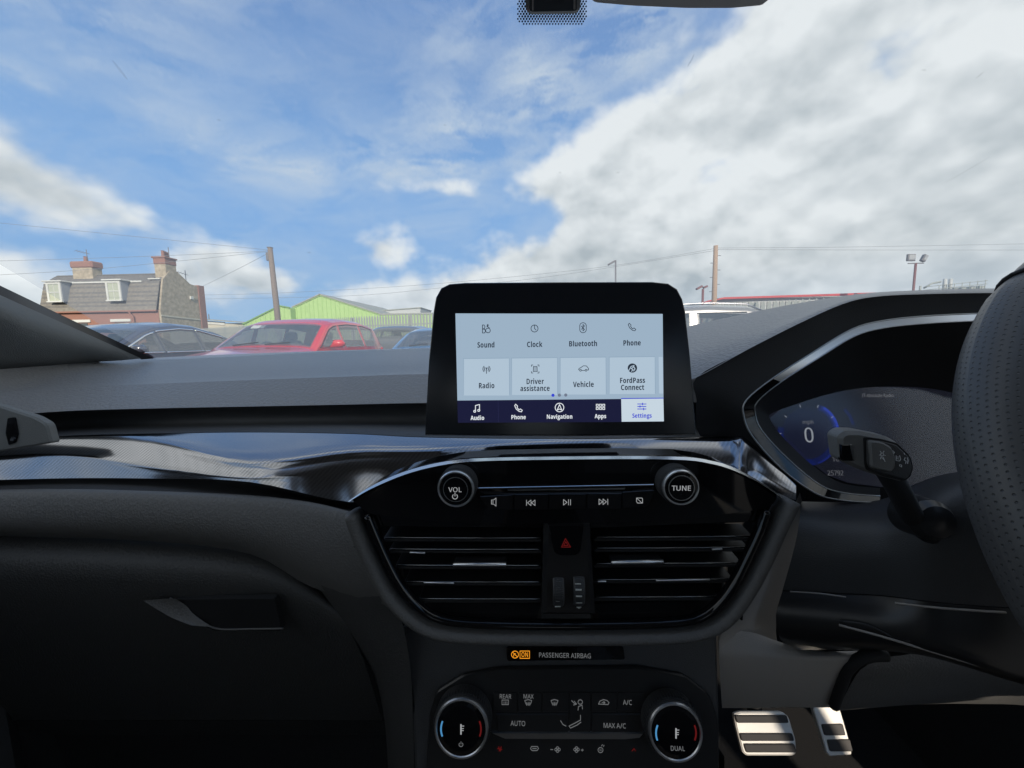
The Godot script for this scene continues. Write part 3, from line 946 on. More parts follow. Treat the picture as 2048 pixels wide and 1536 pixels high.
func poles_and_cables() -> void:
	var p := thing("utility_pole", "leaning grey timber utility pole beside the brick house", "utility pole", Transform3D(Basis(), Vector3(-15.8, 0, -24)))
	tube("shaft", M.timber, p, PackedVector3Array([Vector3(0.05, 0, 0), Vector3(-0.02, 3.5, 0), Vector3(-0.13, 7.05, 0)]), [0.19, 0.17, 0.14], 12)
	box("bracket", M.iron, p, Vector3(-0.32, 6.55, 0), Vector3(0.16, 0.5, 0.14), 0.02)
	box("cap", M.iron, p, Vector3(-0.13, 7.08, 0), Vector3(0.26, 0.06, 0.26), 0.01)
	p = thing("utility_pole", "upright tan timber utility pole with climbing steps, right of the touchscreen", "utility pole", Transform3D(Basis(), Vector3(12.1, 0, -26)))
	tube("shaft", M.new_timber, p, PackedVector3Array([Vector3(0.05, 0, 0), Vector3(0, 3.5, 0), Vector3(-0.05, 6.98, 0)]), [0.18, 0.16, 0.13], 12)
	for k in 8:
		tube("step", M.iron, p, PackedVector3Array([Vector3(-0.1, 3.2 + 0.45 * k, 0), Vector3(-0.34 if k % 2 == 0 else 0.3, 3.2 + 0.45 * k, 0)]), 0.02, 5)
	cable("thin cable rising from the leaning pole to the upper left", [-120, 434, 22, 200, 466, 23, 537, 500, 24])
	cable("topmost thin cable across the house chimneys to the leaning pole", [-120, 525, 22, 201, 516, 23, 480, 505, 23.8, 537, 501, 24])
	cable("lower thin cable across the house chimneys to the leaning pole", [-120, 556, 22, 150, 541, 22.6, 348, 523, 23.4, 537, 503, 24])
	cable("steep cable from the leaning pole down to the house's corner", [400, 575, 33.5, 470, 541, 28, 537, 506, 24])
	cable("upper long cable from the house to the tan pole", [403, 590, 33, 558, 586, 31, 796, 573, 29, 1000, 556, 28, 1228, 531, 27, 1430, 497, 26])
	cable("lower long cable from the house to the tan pole", [403, 598, 33, 690, 592, 30, 870, 577, 28.6, 1100, 553, 27.6, 1430, 501, 26])
	cable("upper cable running right from the tan pole", [1432, 496, 26, 1700, 494, 28, 2140, 486, 32])
	cable("lower cable running right from the tan pole", [1432, 499, 26, 1750, 500, 28, 2140, 500, 32])

	var l := thing("street_lamp", "slim grey street lamp above the touchscreen", "street lamp", Transform3D(Basis(), Vector3(6.6, 0, -30)))
	tube("post", M.iron, l, PackedVector3Array([Vector3(0.1, 0, 0), Vector3(0, 7.0, 0)]), 0.06, 8)
	box("lamp_head", M.iron, l, Vector3(-0.3, 6.82, 0), Vector3(0.62, 0.12, 0.22), 0.03, Basis(Vector3.BACK, 0.5))
	l = thing("floodlight_mast", "short dark red floodlight mast beside the tan pole", "floodlight", Transform3D(Basis(), Vector3(13.1, 0, -30)))
	tube("post", M.red_iron, l, PackedVector3Array([Vector3(0.05, 0, 0), Vector3(0.0, 4.75, 0)]), 0.09, 8)
	box("floodlight_head", M.red_iron, l, Vector3(-0.28, 4.86, 0), Vector3(0.46, 0.14, 0.3), 0.02, Basis(Vector3.BACK, 0.5))
	box("floodlight_head", M.red_iron, l, Vector3(0.16, 4.9, 0), Vector3(0.3, 0.14, 0.3), 0.02, Basis(Vector3.BACK, 0.4))
	l = thing("floodlight_mast", "tall thin mast with two square floodlights near the steering wheel", "floodlight", Transform3D(Basis(), Vector3(28.2, 0, -30)))
	tube("post", M.red_iron, l, PackedVector3Array([Vector3(0.05, 0, 0), Vector3(0.0, 6.3, 0)]), 0.075, 8)
	box("crossbar", M.iron, l, Vector3(0, 6.28, 0), Vector3(1.1, 0.07, 0.08), 0.01)
	var hd := box("floodlight_head", M.iron, l, Vector3(-0.42, 6.68, 0.05), Vector3(0.62, 0.50, 0.16), 0.03, Basis(Vector3.UP, 0.1))
	box("lens", M.lens, hd, Vector3(-0.41, 6.69, 0.14), Vector3(0.46, 0.36, 0.02))
	hd = box("floodlight_head", M.iron, l, Vector3(0.48, 6.62, 0.05), Vector3(0.30, 0.50, 0.24), 0.03, Basis(Vector3.BACK, -0.45))
	box("lens", M.lens, hd, Vector3(0.51, 6.64, 0.18), Vector3(0.17, 0.34, 0.02), 0.0, Basis(Vector3.BACK, -0.45))


# ---------------------------------------------------------------- parked cars: a side profile with tumblehome, glass a few millimetres proud

func profile_at(profile: Array, z: float) -> float:
	for i in profile.size() - 1:
		var a: Vector2 = profile[i]
		var b: Vector2 = profile[i + 1]
		if z <= a.x and z >= b.x:
			var t := (a.x - z) / maxf(a.x - b.x, 1e-5)
			return lerpf(a.y, b.y, t)
	return profile[profile.size() - 1].y


func car_width(c: Dictionary, z: float, h: float) -> float:
	var end: float = absf(z) / (c.long / 2.0)
	var w: float = c.wide / 2.0 * (1.0 - 0.16 * pow(minf(end, 1.0), 5.0))
	var belt: float = c.belt
	if h > belt:
		return w * (1.0 - c.tumble * (h - belt) / (c.tall - belt))
	return w * (1.0 - 0.05 * pow((belt - h) / belt, 2.0))


func car_top(c: Dictionary, z: float, s: float) -> Vector3:
	var y := profile_at(c.profile, z)
	var x := car_width(c, z, y)
	return Vector3(s * x, y + 0.035 * (1.0 - s * s) - 0.05 * pow(absf(s), 10.0), z)


func parked_car(called: String, label: String, at: Vector3, turn: float, c: Dictionary, group := "cars parked ahead") -> Node3D:
	var o := thing(called, label, "car", Transform3D(Basis(Vector3.UP, deg_to_rad(turn)), at), group)
	var stations := []
	var prof: Array = c.profile
	for i in prof.size() - 1:
		var a: Vector2 = prof[i]
		var b: Vector2 = prof[i + 1]
		var n := maxi(1, int(a.distance_to(b) / 0.06))
		for k in n:
			stations.append(lerpf(a.x, b.x, float(k) / n))
	stations.append(prof[prof.size() - 1].x)
	# the shell, left open behind every pane
	var body := begin()
	var sides := 16
	var tops := 24
	var lim: float = c.get("pane", 0.90)
	var ring := func(z: float) -> PackedVector3Array:
		var row := PackedVector3Array()
		var y := profile_at(prof, z) - 0.05
		var b0: float = minf(c.belt + 0.03, y - 0.01)
		for k in sides:
			var h := lerpf(0.24, b0, k / 5.0) if k <= 5 else lerpf(b0, y, (k - 5.0) / (sides - 6.0))
			row.append(Vector3(-car_width(c, z, h), h, z))
		for k in tops + 1:
			row.append(car_top(c, z, -0.96 + 1.92 * k / tops))
		for k in sides:
			row.append(Vector3(-row[sides - 1 - k].x, row[sides - 1 - k].y, z))
		return row
	var last: PackedVector3Array = ring.call(stations[0])
	var first := last
	for i in range(1, stations.size()):
		var next: PackedVector3Array = ring.call(stations[i])
		var za: float = stations[i - 1]
		var zb: float = stations[i]
		for k in next.size() - 1:
			var open: bool = false
			if k >= sides and k < sides + tops:
				var sa := absf(-0.96 + 1.92 * (k - sides) / tops)
				var sb := absf(-0.96 + 1.92 * (k + 1 - sides) / tops)
				for g: Array in [c.screen, c.rear]:
					open = open or (maxf(sa, sb) < lim - 0.01 and za < g[0] - 0.01 and zb > g[1] + 0.01)
			elif k != sides - 1 and k != sides + tops:
				var top: float = minf(minf(profile_at(prof, za), profile_at(prof, zb)), c.get("frieze", 9.0)) - 0.10
				for w: Array in c.windows:
					open = open or (za < w[0] and zb > w[1] and minf(last[k].y, minf(last[k + 1].y, next[k].y)) > c.belt + 0.022 and maxf(maxf(last[k].y, last[k + 1].y), maxf(next[k].y, next[k + 1].y)) < top)
			if not open:
				quad(body, last[k], last[k + 1], next[k + 1], next[k])
		last = next
	for r: PackedVector3Array in [first, last]:
		for i in range(1, r.size() - 1):
			tri(body, r[0], r[i], r[i + 1])
	fin(body, "body", c.paint, o)
	# what shows through the glass: dashboard, seats, steering wheel
	box("floor", M.black, o, Vector3(0, 0.32, 0), Vector3(c.wide - 0.3, 0.06, c.long - 0.5))
	var deck: float = c.screen[0] - 0.30
	box("dashboard", M.cabin_dark, o, Vector3(0, c.belt - 0.12, deck), Vector3(c.wide - 0.30, 0.18, 0.42), 0.05)
	for side in [-1.0, 1.0]:
		var seat := box("seat", M.cabin_grey, o, Vector3(side * 0.36, 0.88, -0.28), Vector3(0.48, 0.62, 0.16), 0.06, Basis(Vector3.RIGHT, -0.22))
		box("headrest", M.cabin_grey, seat, Vector3(side * 0.36, minf(c.tall - 0.26, 1.27), -0.36), Vector3(0.25, 0.18, 0.10), 0.04)
	box("rear_seat", M.cabin_grey, o, Vector3(0, 0.82, -1.18), Vector3(c.wide - 0.40, 0.52, 0.18), 0.06, Basis(Vector3.RIGHT, -0.25))
	lathe("steering_wheel", M.black, o, [[0.165, -0.012], [0.18, 0.0], [0.165, 0.012], [0.15, 0.0], [0.165, -0.012]], Vector3(-0.36, c.belt - 0.02, deck - 0.30), Basis(Vector3.RIGHT, -0.35), 24)
	# windscreen and rear window
	for g: Array in [["windscreen", c.screen[0], c.screen[1], Vector3(0, 0.006, 0.006)], ["rear_window", c.rear[0], c.rear[1], Vector3(0, 0.006, -0.006)]]:
		var lines := []
		for k in 9:
			var z := lerpf(g[1], g[2], k / 8.0)
			var line := PackedVector3Array()
			for i in 11:
				line.append(car_top(c, z, -lim + 2.0 * lim * i / 10.0) + g[3])
			lines.append(line)
		loft(g[0], M.car_glass, o, lines, 1)
	# side windows, each between belt line and roof, with a pillar between
	for side in [-1.0, 1.0]:
		for w: Array in c.windows:
			var low := PackedVector3Array()
			var mid := PackedVector3Array()
			var high := PackedVector3Array()
			for k in 15:
				var z := lerpf(w[0], w[1], k / 14.0)
				var b0: float = c.belt + 0.02
				var top := maxf(minf(profile_at(prof, z), c.get("frieze", 9.0)) - 0.10, b0 + 0.004)
				low.append(Vector3(side * (car_width(c, z, b0) + 0.007), b0, z))
				mid.append(Vector3(side * (car_width(c, z, (b0 + top) / 2) + 0.007), (b0 + top) / 2, z))
				high.append(Vector3(side * (car_width(c, z, top) + 0.007), top, z))
			var pane := loft("side_window", M.car_glass, o, [low, mid, high], 1)
			if c.get("trim", false):
				tube("chrome_trim", M.chrome, pane, high, 0.020, 6)
				tube("chrome_trim", M.chrome, pane, low, 0.017, 6)
			else:
				tube("rubber_trim", M.tyre, pane, high, 0.009, 6)
		wheels_and_lights(o, c, side)
		if not side in c.get("mirrors", [-1.0, 1.0]):
			continue
		var mz: float = c.windows[0][0] - 0.32
		var mx: float = car_width(c, mz, c.belt)
		var s := begin()
		var path := PackedVector3Array([Vector3(side * (mx - 0.01), c.belt + 0.03, mz), Vector3(side * (mx + 0.05), c.belt + 0.05, mz + 0.01), Vector3(side * (mx + 0.10), c.belt + 0.085, mz + 0.01), Vector3(side * (mx + 0.21), c.belt + 0.09, mz), Vector3(side * (mx + 0.26), c.belt + 0.08, mz - 0.01)])
		tube_into(s, path, [0.02, 0.035, 0.075, 0.07, 0.02], 10, 1.0)
		var mirror := fin(s, "wing_mirror", c.get("mirror", c.paint), o)
		box("mirror_glass", M.car_glass, mirror, Vector3(side * (mx + 0.155), c.belt + 0.087, mz - 0.075), Vector3(0.15, 0.10, 0.012), 0.004)
	if c.get("rails", false):
		for side in [-1.0, 1.0]:
			var path := PackedVector3Array()
			for k in 9:
				var z := lerpf(c.rail[0], c.rail[1], k / 8.0)
				path.append(car_top(c, z, side * 0.88) + Vector3(0, 0.05 if k > 0 and k < 8 else 0.0, 0))
			tube("roof_rail", M.rim if c.paint == M.paint_silver else M.tyre, o, path, 0.016, 6)
	for k in 2:
		var wz: float = c.screen[0] - 0.03
		var lines := PackedVector3Array([car_top(c, wz + 0.02, -0.55 + 0.6 * k) + Vector3(0, 0.02, 0.01), car_top(c, wz - 0.02, -0.1 + 0.6 * k) + Vector3(0, 0.03, 0.01)])
		tube("wiper", M.tyre, o, lines, 0.011, 5)
	return o


func wheels_and_lights(o: Node3D, c: Dictionary, side: float) -> void:
	for z in [c.long / 2 - 0.85, -c.long / 2 + 0.85]:
		var wx: float = car_width(c, z, 0.35) - 0.20
		var wheel := lathe("wheel", M.tyre, o, [[0.0, 0.0], [0.30, 0.0], [0.335, 0.03], [0.335, 0.19], [0.31, 0.215], [0.24, 0.215], [0.0, 0.16]], Vector3(side * wx, 0.335, z), Basis(Vector3.UP, side * PI / 2), 24)
		lathe("rim", M.rim, wheel, [[0.0, 0.2], [0.06, 0.205], [0.1, 0.19], [0.2, 0.19], [0.235, 0.218], [0.22, 0.16]], Vector3(side * wx, 0.335, z), Basis(Vector3.UP, side * PI / 2), 24)
	box("headlight", M.lens, o, Vector3(side * (c.wide / 2 - 0.30), 0.70, c.long / 2 - 0.10), Vector3(0.34, 0.13, 0.14), 0.05)
	box("tail_light", M.red_sheet, o, Vector3(side * (c.wide / 2 - 0.20), c.belt - 0.08, -c.long / 2 + 0.10), Vector3(0.22, 0.16, 0.14), 0.04)


func parked_cars() -> void:
	var o := parked_car("red_hatchback", "bright red hatchback facing the viewer between the dark saloon and the blue car", Vector3(-4.40, 0, -7.25), 0.0, {
		"long": 4.4, "wide": 1.84, "tall": 1.59, "belt": 1.03, "tumble": 0.21, "paint": M.paint_red,
		"mirrors": [1.0], "profile": [Vector2(2.2, 0.5), Vector2(2.17, 0.75), Vector2(1.95, 0.93), Vector2(1.05, 1.05), Vector2(0.70, 1.27), Vector2(0.38, 1.47), Vector2(0.16, 1.54), Vector2(-0.4, 1.59), Vector2(-1.1, 1.58), Vector2(-1.72, 1.50), Vector2(-2.05, 1.12), Vector2(-2.17, 0.95), Vector2(-2.2, 0.5)],
		"screen": [1.03, 0.40], "rear": [-1.76, -2.02], "windows": [[0.90, 0.06], [-0.02, -0.85], [-0.93, -1.62]]})
	var visor := box("windscreen_sticker", M.pale_sheet, o, Vector3(-0.42, 1.435, 0.49), Vector3(0.24, 0.004, 0.10), 0.0, Basis(Vector3.RIGHT, 0.56))
	visor.set_meta("label", "small pale sticker high on the windscreen")
	parked_car("dark_saloon", "dark navy saloon with chrome window trim at the left pillar", Vector3(-7.22, 0, -6.45), 0.0, {
		"long": 4.7, "wide": 1.86, "tall": 1.53, "belt": 0.99, "tumble": 0.27, "paint": M.paint_navy, "trim": true,
		"profile": [Vector2(2.35, 0.5), Vector2(2.3, 0.72), Vector2(2.0, 0.86), Vector2(1.1, 0.99), Vector2(0.6, 1.20), Vector2(0.2, 1.40), Vector2(-0.05, 1.48), Vector2(-0.5, 1.53), Vector2(-0.9, 1.51), Vector2(-1.4, 1.39), Vector2(-1.8, 1.22), Vector2(-2.1, 1.06), Vector2(-2.33, 0.98), Vector2(-2.35, 0.5)],
		"screen": [1.08, 0.2], "rear": [-1.3, -1.98], "windows": [[0.92, 0.02], [-0.02, -0.80], [-0.84, -1.45]]})
	parked_car("grey_suv", "dark grey off-roader seen from behind, beyond the red car", Vector3(-4.30, 0, -14.4), 180.0, {
		"long": 4.6, "wide": 1.88, "tall": 1.67, "belt": 1.10, "tumble": 0.20, "paint": M.paint_grey, "pane": 0.80,
		"profile": [Vector2(2.3, 0.5), Vector2(2.25, 0.85), Vector2(2.0, 1.03), Vector2(1.1, 1.12), Vector2(0.6, 1.35), Vector2(0.2, 1.55), Vector2(-0.2, 1.65), Vector2(-1.0, 1.67), Vector2(-1.9, 1.62), Vector2(-2.12, 1.54), Vector2(-2.28, 1.10), Vector2(-2.3, 0.5)],
		"screen": [1.08, 0.25], "rear": [-2.13, -2.24], "windows": [[0.86, 0.05], [-0.05, -0.9], [-1.0, -1.85]]})
	parked_car("blue_hatchback", "mid blue hatchback half hidden by the touchscreen", Vector3(-2.10, 0, -9.0), 4.0, {
		"long": 4.1, "wide": 1.74, "tall": 1.44, "belt": 0.97, "tumble": 0.25, "paint": M.paint_blue,
		"mirrors": [1.0], "profile": [Vector2(2.05, 0.5), Vector2(2.0, 0.72), Vector2(1.7, 0.88), Vector2(0.95, 0.99), Vector2(0.5, 1.20), Vector2(0.1, 1.36), Vector2(-0.2, 1.42), Vector2(-0.7, 1.44), Vector2(-1.4, 1.38), Vector2(-1.8, 1.05), Vector2(-2.0, 0.9), Vector2(-2.05, 0.5)],
		"screen": [0.93, 0.12], "rear": [-1.46, -1.76], "windows": [[0.76, 0.0], [-0.08, -0.9]]})
	parked_car("silver_estate", "pale silver estate car parked broadside, right of the touchscreen", Vector3(4.1, 0, -8.5), 84.0, {
		"long": 4.9, "wide": 1.86, "tall": 1.76, "belt": 1.12, "tumble": 0.17, "paint": M.paint_silver, "rails": true, "rail": [0.5, -1.8], "frieze": 1.70,
		"profile": [Vector2(2.45, 0.5), Vector2(2.4, 0.88), Vector2(2.1, 1.02), Vector2(1.3, 1.12), Vector2(0.9, 1.40), Vector2(0.55, 1.62), Vector2(0.2, 1.72), Vector2(-0.5, 1.76), Vector2(-1.8, 1.72), Vector2(-2.2, 1.60), Vector2(-2.42, 1.1), Vector2(-2.45, 0.5)],
		"screen": [1.28, 0.6], "rear": [-2.22, -2.38], "windows": [[1.0, 0.30], [0.18, -0.72], [-0.86, -2.0]]})


# ---------------------------------------------------------------- the car we sit in

func cabin() -> void:
	var c := thing("car_cabin", "dark cabin shell of the car, with pillar, roof and curved windscreen", "car", Transform3D(Basis(), Vector3.ZERO))
	var mid := 0.035
	box("floor", M.carpet, c, Vector3(mid, 0.27, 0.65), Vector3(1.5, 0.08, 3.5))
	box("bulkhead", M.carpet, c, Vector3(mid, 0.64, -1.06), Vector3(1.5, 0.80, 0.06))
	box("footwell_wall", M.carpet, c, Vector3(mid - 0.76, 0.60, -0.75), Vector3(0.06, 0.68, 0.64))
	box("footwell_wall", M.carpet, c, Vector3(mid + 0.74, 0.62, -0.58), Vector3(0.06, 0.72, 0.98))
	box("roof", M.fabric, c, Vector3(mid, 1.60, 1.20), Vector3(1.48, 0.05, 2.50), 0.02)
	box("scuttle", M.black, c, Vector3(mid, 1.055, -1.05), Vector3(1.42, 0.03, 0.22), 0.01)
	var low := PackedVector3Array()
	var middle := PackedVector3Array()
	var top := PackedVector3Array()
	var edge_in := PackedVector3Array()
	for i in 13:
		var s := -1.0 + i / 6.0
		var a := Vector3(mid + s * 0.735, 1.085 + 0.01 * s * s, -1.0 + 0.30 * s * s)
		var b := Vector3(mid + s * 0.595, 1.56 - 0.06 * s * s, -0.10 + 0.26 * s * s)
		low.append(a)
		top.append(b)
		middle.append(a.lerp(b, 0.5) + Vector3(0, 0.025, -0.012))
		edge_in.append(b + Vector3(0, 0.012, 0.10))
	var glass := loft("windscreen", M.windscreen, c, [low, middle, top], 1, 4)
	glass.set_meta("label", "clear curved windscreen with dotted black edge print")
	# specks and smears on the outside of the glass
	var spots := [[240, 140, 16, 3, 52.0], [1384, 118, 8, 2, -65.0], [1378, 128, 5, 2, -65.0], [1236, 345, 3, 2, 0.0], [438, 240, 3, 2, 20.0], [1848, 140, 3, 2, 0.0], [1960, 150, 6, 1.5, -40.0], [1935, 340, 34, 0.7, -30.0], [1120, 345, 2.5, 2.5, 0.0], [618, 505, 3, 2, 0.0], [890, 250, 2.5, 2, 0.0]]
	for spot: Array in spots:
		var ray := (P(spot[0], spot[1], 1.0) - eye).normalized()
		var best := -1.0
		var hit := Vector3.ZERO
		for i in 121:
			var ss := -1.0 + i / 60.0
			var a := Vector3(mid + ss * 0.735, 1.085 + 0.01 * ss * ss, -1.0 + 0.30 * ss * ss)
			var b := Vector3(mid + ss * 0.595, 1.56 - 0.06 * ss * ss, -0.10 + 0.26 * ss * ss)
			for j in 121:
				var t := j / 120.0
				var p := a.lerp(b, t) + Vector3(0, 0.025, -0.012) * 4.0 * t * (1.0 - t)
				var v := (p - eye).normalized().dot(ray)
				if v > best:
					best = v
					hit = p
		var far := hit.distance_to(eye) - 0.012
		var u := look.x.rotated(look.z, deg_to_rad(-spot[4]))
		var w := look.y.rotated(look.z, deg_to_rad(-spot[4]))
		var sp := begin(true)
		var c0 := eye + ray * far
		var k := far / FOCAL
		for i in 10:
			var a0 := TAU * i / 10.0
			var a1 := TAU * (i + 1) / 10.0
			tri(sp, c0, c0 + u * cos(a0) * spot[2] * k + w * sin(a0) * spot[3] * k * 0.5, c0 + u * cos(a1) * spot[2] * k + w * sin(a1) * spot[3] * k * 0.5)
		fin(sp, "dirt_speck", M.dirt, glass)
	loft("roof_header", M.fabric, c, [top, edge_in], 1)
	# left front pillar: soft grey trim, then the black printed edge of the glass
	loft("pillar_trim", M.pillar, c, [pts([-420, 392, 0.44, -160, 514, 0.47, 0, 590, 0.515, 150, 657, 0.61, 283, 717, 0.70]), pts([-420, 470, 0.42, -160, 575, 0.455, 0, 640, 0.50, 130, 686, 0.59, 240, 721, 0.68]), pts([-420, 768, 0.405, -160, 752, 0.480, 0, 741, 0.560, 100, 733, 0.612, 170, 728, 0.665]), pts([-420, 800, 0.45, -160, 780, 0.54, 0, 768, 0.62, 100, 757, 0.68, 170, 750, 0.74])], 4, 4)
	loft("glass_edge_print", M.satin, c, [pts([-420, 375, 0.45, -160, 496, 0.48, 0, 571, 0.525, 150, 643, 0.62, 308, 717, 0.715]), pts([-420, 394, 0.445, -160, 516, 0.475, 0, 592, 0.52, 150, 659, 0.615, 283, 719, 0.705])], 4)
	box("door_trim", M.plastic, c, Vector3(mid - 0.80, 0.86, -0.42), Vector3(0.06, 0.36, 0.80), 0.01)
	var across := mid + 0.735
	tube("pillar_trim", M.pillar, c, PackedVector3Array([Vector3(across - 0.01, 1.09, -0.70), Vector3(across - 0.08, 1.31, -0.26), Vector3(across - 0.15, 1.52, 0.16)]), 0.045, 10)
	# doors below the belt line, pillars and panes above it
	for side in [-1.0, 1.0]:
		var x: float = mid + side * 0.75
		if side < 0:
			var door := box("door", M.plastic, c, Vector3(x, 0.63, 0.62), Vector3(0.10, 0.74, 2.1), 0.02)
			box("armrest", M.plastic, door, Vector3(x - side * 0.08, 0.78, 0.55), Vector3(0.09, 0.06, 0.6), 0.02)
		else:
			box("sill", M.plastic, c, Vector3(x, 0.33, 0.45), Vector3(0.10, 0.14, 1.6), 0.02)
			box("door", M.plastic, c, Vector3(x, 0.63, 1.36), Vector3(0.10, 0.74, 0.80), 0.02)
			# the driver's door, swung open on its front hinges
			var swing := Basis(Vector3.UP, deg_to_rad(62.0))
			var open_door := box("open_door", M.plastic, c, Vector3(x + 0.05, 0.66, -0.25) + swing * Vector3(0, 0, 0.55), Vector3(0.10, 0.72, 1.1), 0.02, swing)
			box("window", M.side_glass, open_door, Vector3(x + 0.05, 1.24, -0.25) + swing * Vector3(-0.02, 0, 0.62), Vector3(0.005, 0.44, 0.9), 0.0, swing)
		box("door", M.plastic, c, Vector3(x, 0.63, 2.05), Vector3(0.10, 0.74, 0.72), 0.02)
		box("pillar", M.fabric, c, Vector3(mid + side * 0.70, 1.27, 0.92), Vector3(0.06, 0.66, 0.16), 0.02, Basis(Vector3.BACK, side * 0.26))
		box("pillar", M.fabric, c, Vector3(mid + side * 0.70, 1.27, 2.05), Vector3(0.06, 0.66, 0.42), 0.02, Basis(Vector3.BACK, side * 0.26))
		box("roof_rail", M.fabric, c, Vector3(mid + side * 0.64, 1.545, 1.2), Vector3(0.10, 0.09, 2.2), 0.03)
		if side < 0:
			var wedge := begin(true)
			var corners := [Vector3(mid - 0.745, 1.00, -0.50), Vector3(mid - 0.745, 1.00, 0.84), Vector3(mid - 0.63, 1.52, 0.84), Vector3(mid - 0.63, 1.51, 0.24)]
			for off in [0.0, -0.005]:
				quad(wedge, corners[0] + Vector3(off, 0, 0), corners[1] + Vector3(off, 0, 0), corners[2] + Vector3(off, 0, 0), corners[3] + Vector3(off, 0, 0))
			fin(wedge, "side_window", M.side_glass, c)
		box("side_window", M.side_glass, c, Vector3(mid + side * 0.715, 1.26, 1.42), Vector3(0.005, 0.56, 0.80), 0.0, Basis(Vector3.BACK, side * 0.26))
		box("door", M.plastic, c, Vector3(x + side * 0.03, 0.80, -0.52), Vector3(0.08, 0.30, 0.24), 0.02)
	box("tailgate", M.plastic, c, Vector3(mid, 0.64, 2.42), Vector3(1.5, 0.74, 0.08), 0.02)
	box("rear_header", M.fabric, c, Vector3(mid, 1.54, 2.36), Vector3(1.3, 0.14, 0.10), 0.02)
	box("rear_window", M.side_glass, c, Vector3(mid, 1.25, 2.42), Vector3(1.3, 0.48, 0.005))
	# seats, low behind the camera
	for side in [-1.0, 1.0]:
		var seat := box("seat_cushion", M.hide, c, Vector3(mid + side * 0.38, 0.62, 0.62), Vector3(0.52, 0.16, 0.52), 0.05)
		box("seat_backrest", M.hide, seat, Vector3(mid + side * 0.38, 0.92, 1.0), Vector3(0.50, 0.54, 0.14), 0.05, Basis(Vector3.RIGHT, 0.30))

	# the camera pod behind the glass and the dotted print round it
	var f := frame(1105, 10, 0.325, -62.0)
	var pod := thing("sensor_pod", "black sensor pod on the windscreen with a dotted print border", "sensor", f)
	plate("housing", M.satin, pod, rounded(shape(f, [1046, -140, 1164, -140, 1161, 31, 1052, 33], 0.02), [0.0, 0.0, 0.006, 0.006]), 0.001, 0.020, 0.003)
	var rib := plate("groove", M.grey_plastic, pod, shape(f, [1064, -120, 1068, -120, 1067, 20, 1064, 20], 0.0205), 0.0202, 0.0212)
	rib = plate("groove", M.grey_plastic, pod, shape(f, [1147, -120, 1151, -120, 1151, 18, 1147, 18], 0.0205), 0.0202, 0.0212)
	var dots := begin(true)
	for j in 24:
		for i in 26:
			var x := 1030.0 + i * 5.8 + (2.9 if j % 2 == 1 else 0.0)
			var y := 47.0 - j * 5.0
			var dx := maxf(0.0, maxf(1048.0 - x, x - 1160.0)) 
			var dy := maxf(0.0, y - 33.0)
			var out := Vector2(dx, dy).length()
			if out > 14.5 or x < 1032 or x > 1176:
				continue
			var p := on(f, x, y)
			var r := (2.35 - out * 0.045) * per_pixel(f, x, y)
			for k in 6:
				tri(dots, Vector3(p.x, p.y, 0.0006), Vector3(p.x + cos(TAU * k / 6) * r, p.y + sin(TAU * k / 6) * r, 0.0006), Vector3(p.x + cos(TAU * (k + 1) / 6) * r, p.y + sin(TAU * (k + 1) / 6) * r, 0.0006))
	var printed := fin(dots, "dotted_print", M.satin, pod)
	printed.set_meta("kind", "stuff")
	f = frame(1370, -40, 0.27, -14.0, 8.0)
	var mirror := thing("rear_view_mirror", "grey underside of the rear view mirror at the top of the windscreen", "mirror", f)
	plate("shell", M.grey_plastic, mirror, rounded(shape(f, [1188, -2, 1268, 5, 1380, 10, 1470, 10, 1536, 4, 1560, -40, 1545, -150, 1180, -150, 1165, -50], -0.018), [0.004], 3), -0.022, 0.012, 0.004)
	plate("mirror_glass", M.chrome, mirror, rounded(shape(f, [1205, -26, 1500, -20, 1535, -55, 1528, -145, 1195, -145, 1185, -70], -0.018), [0.006], 3), 0.0124, 0.0135)


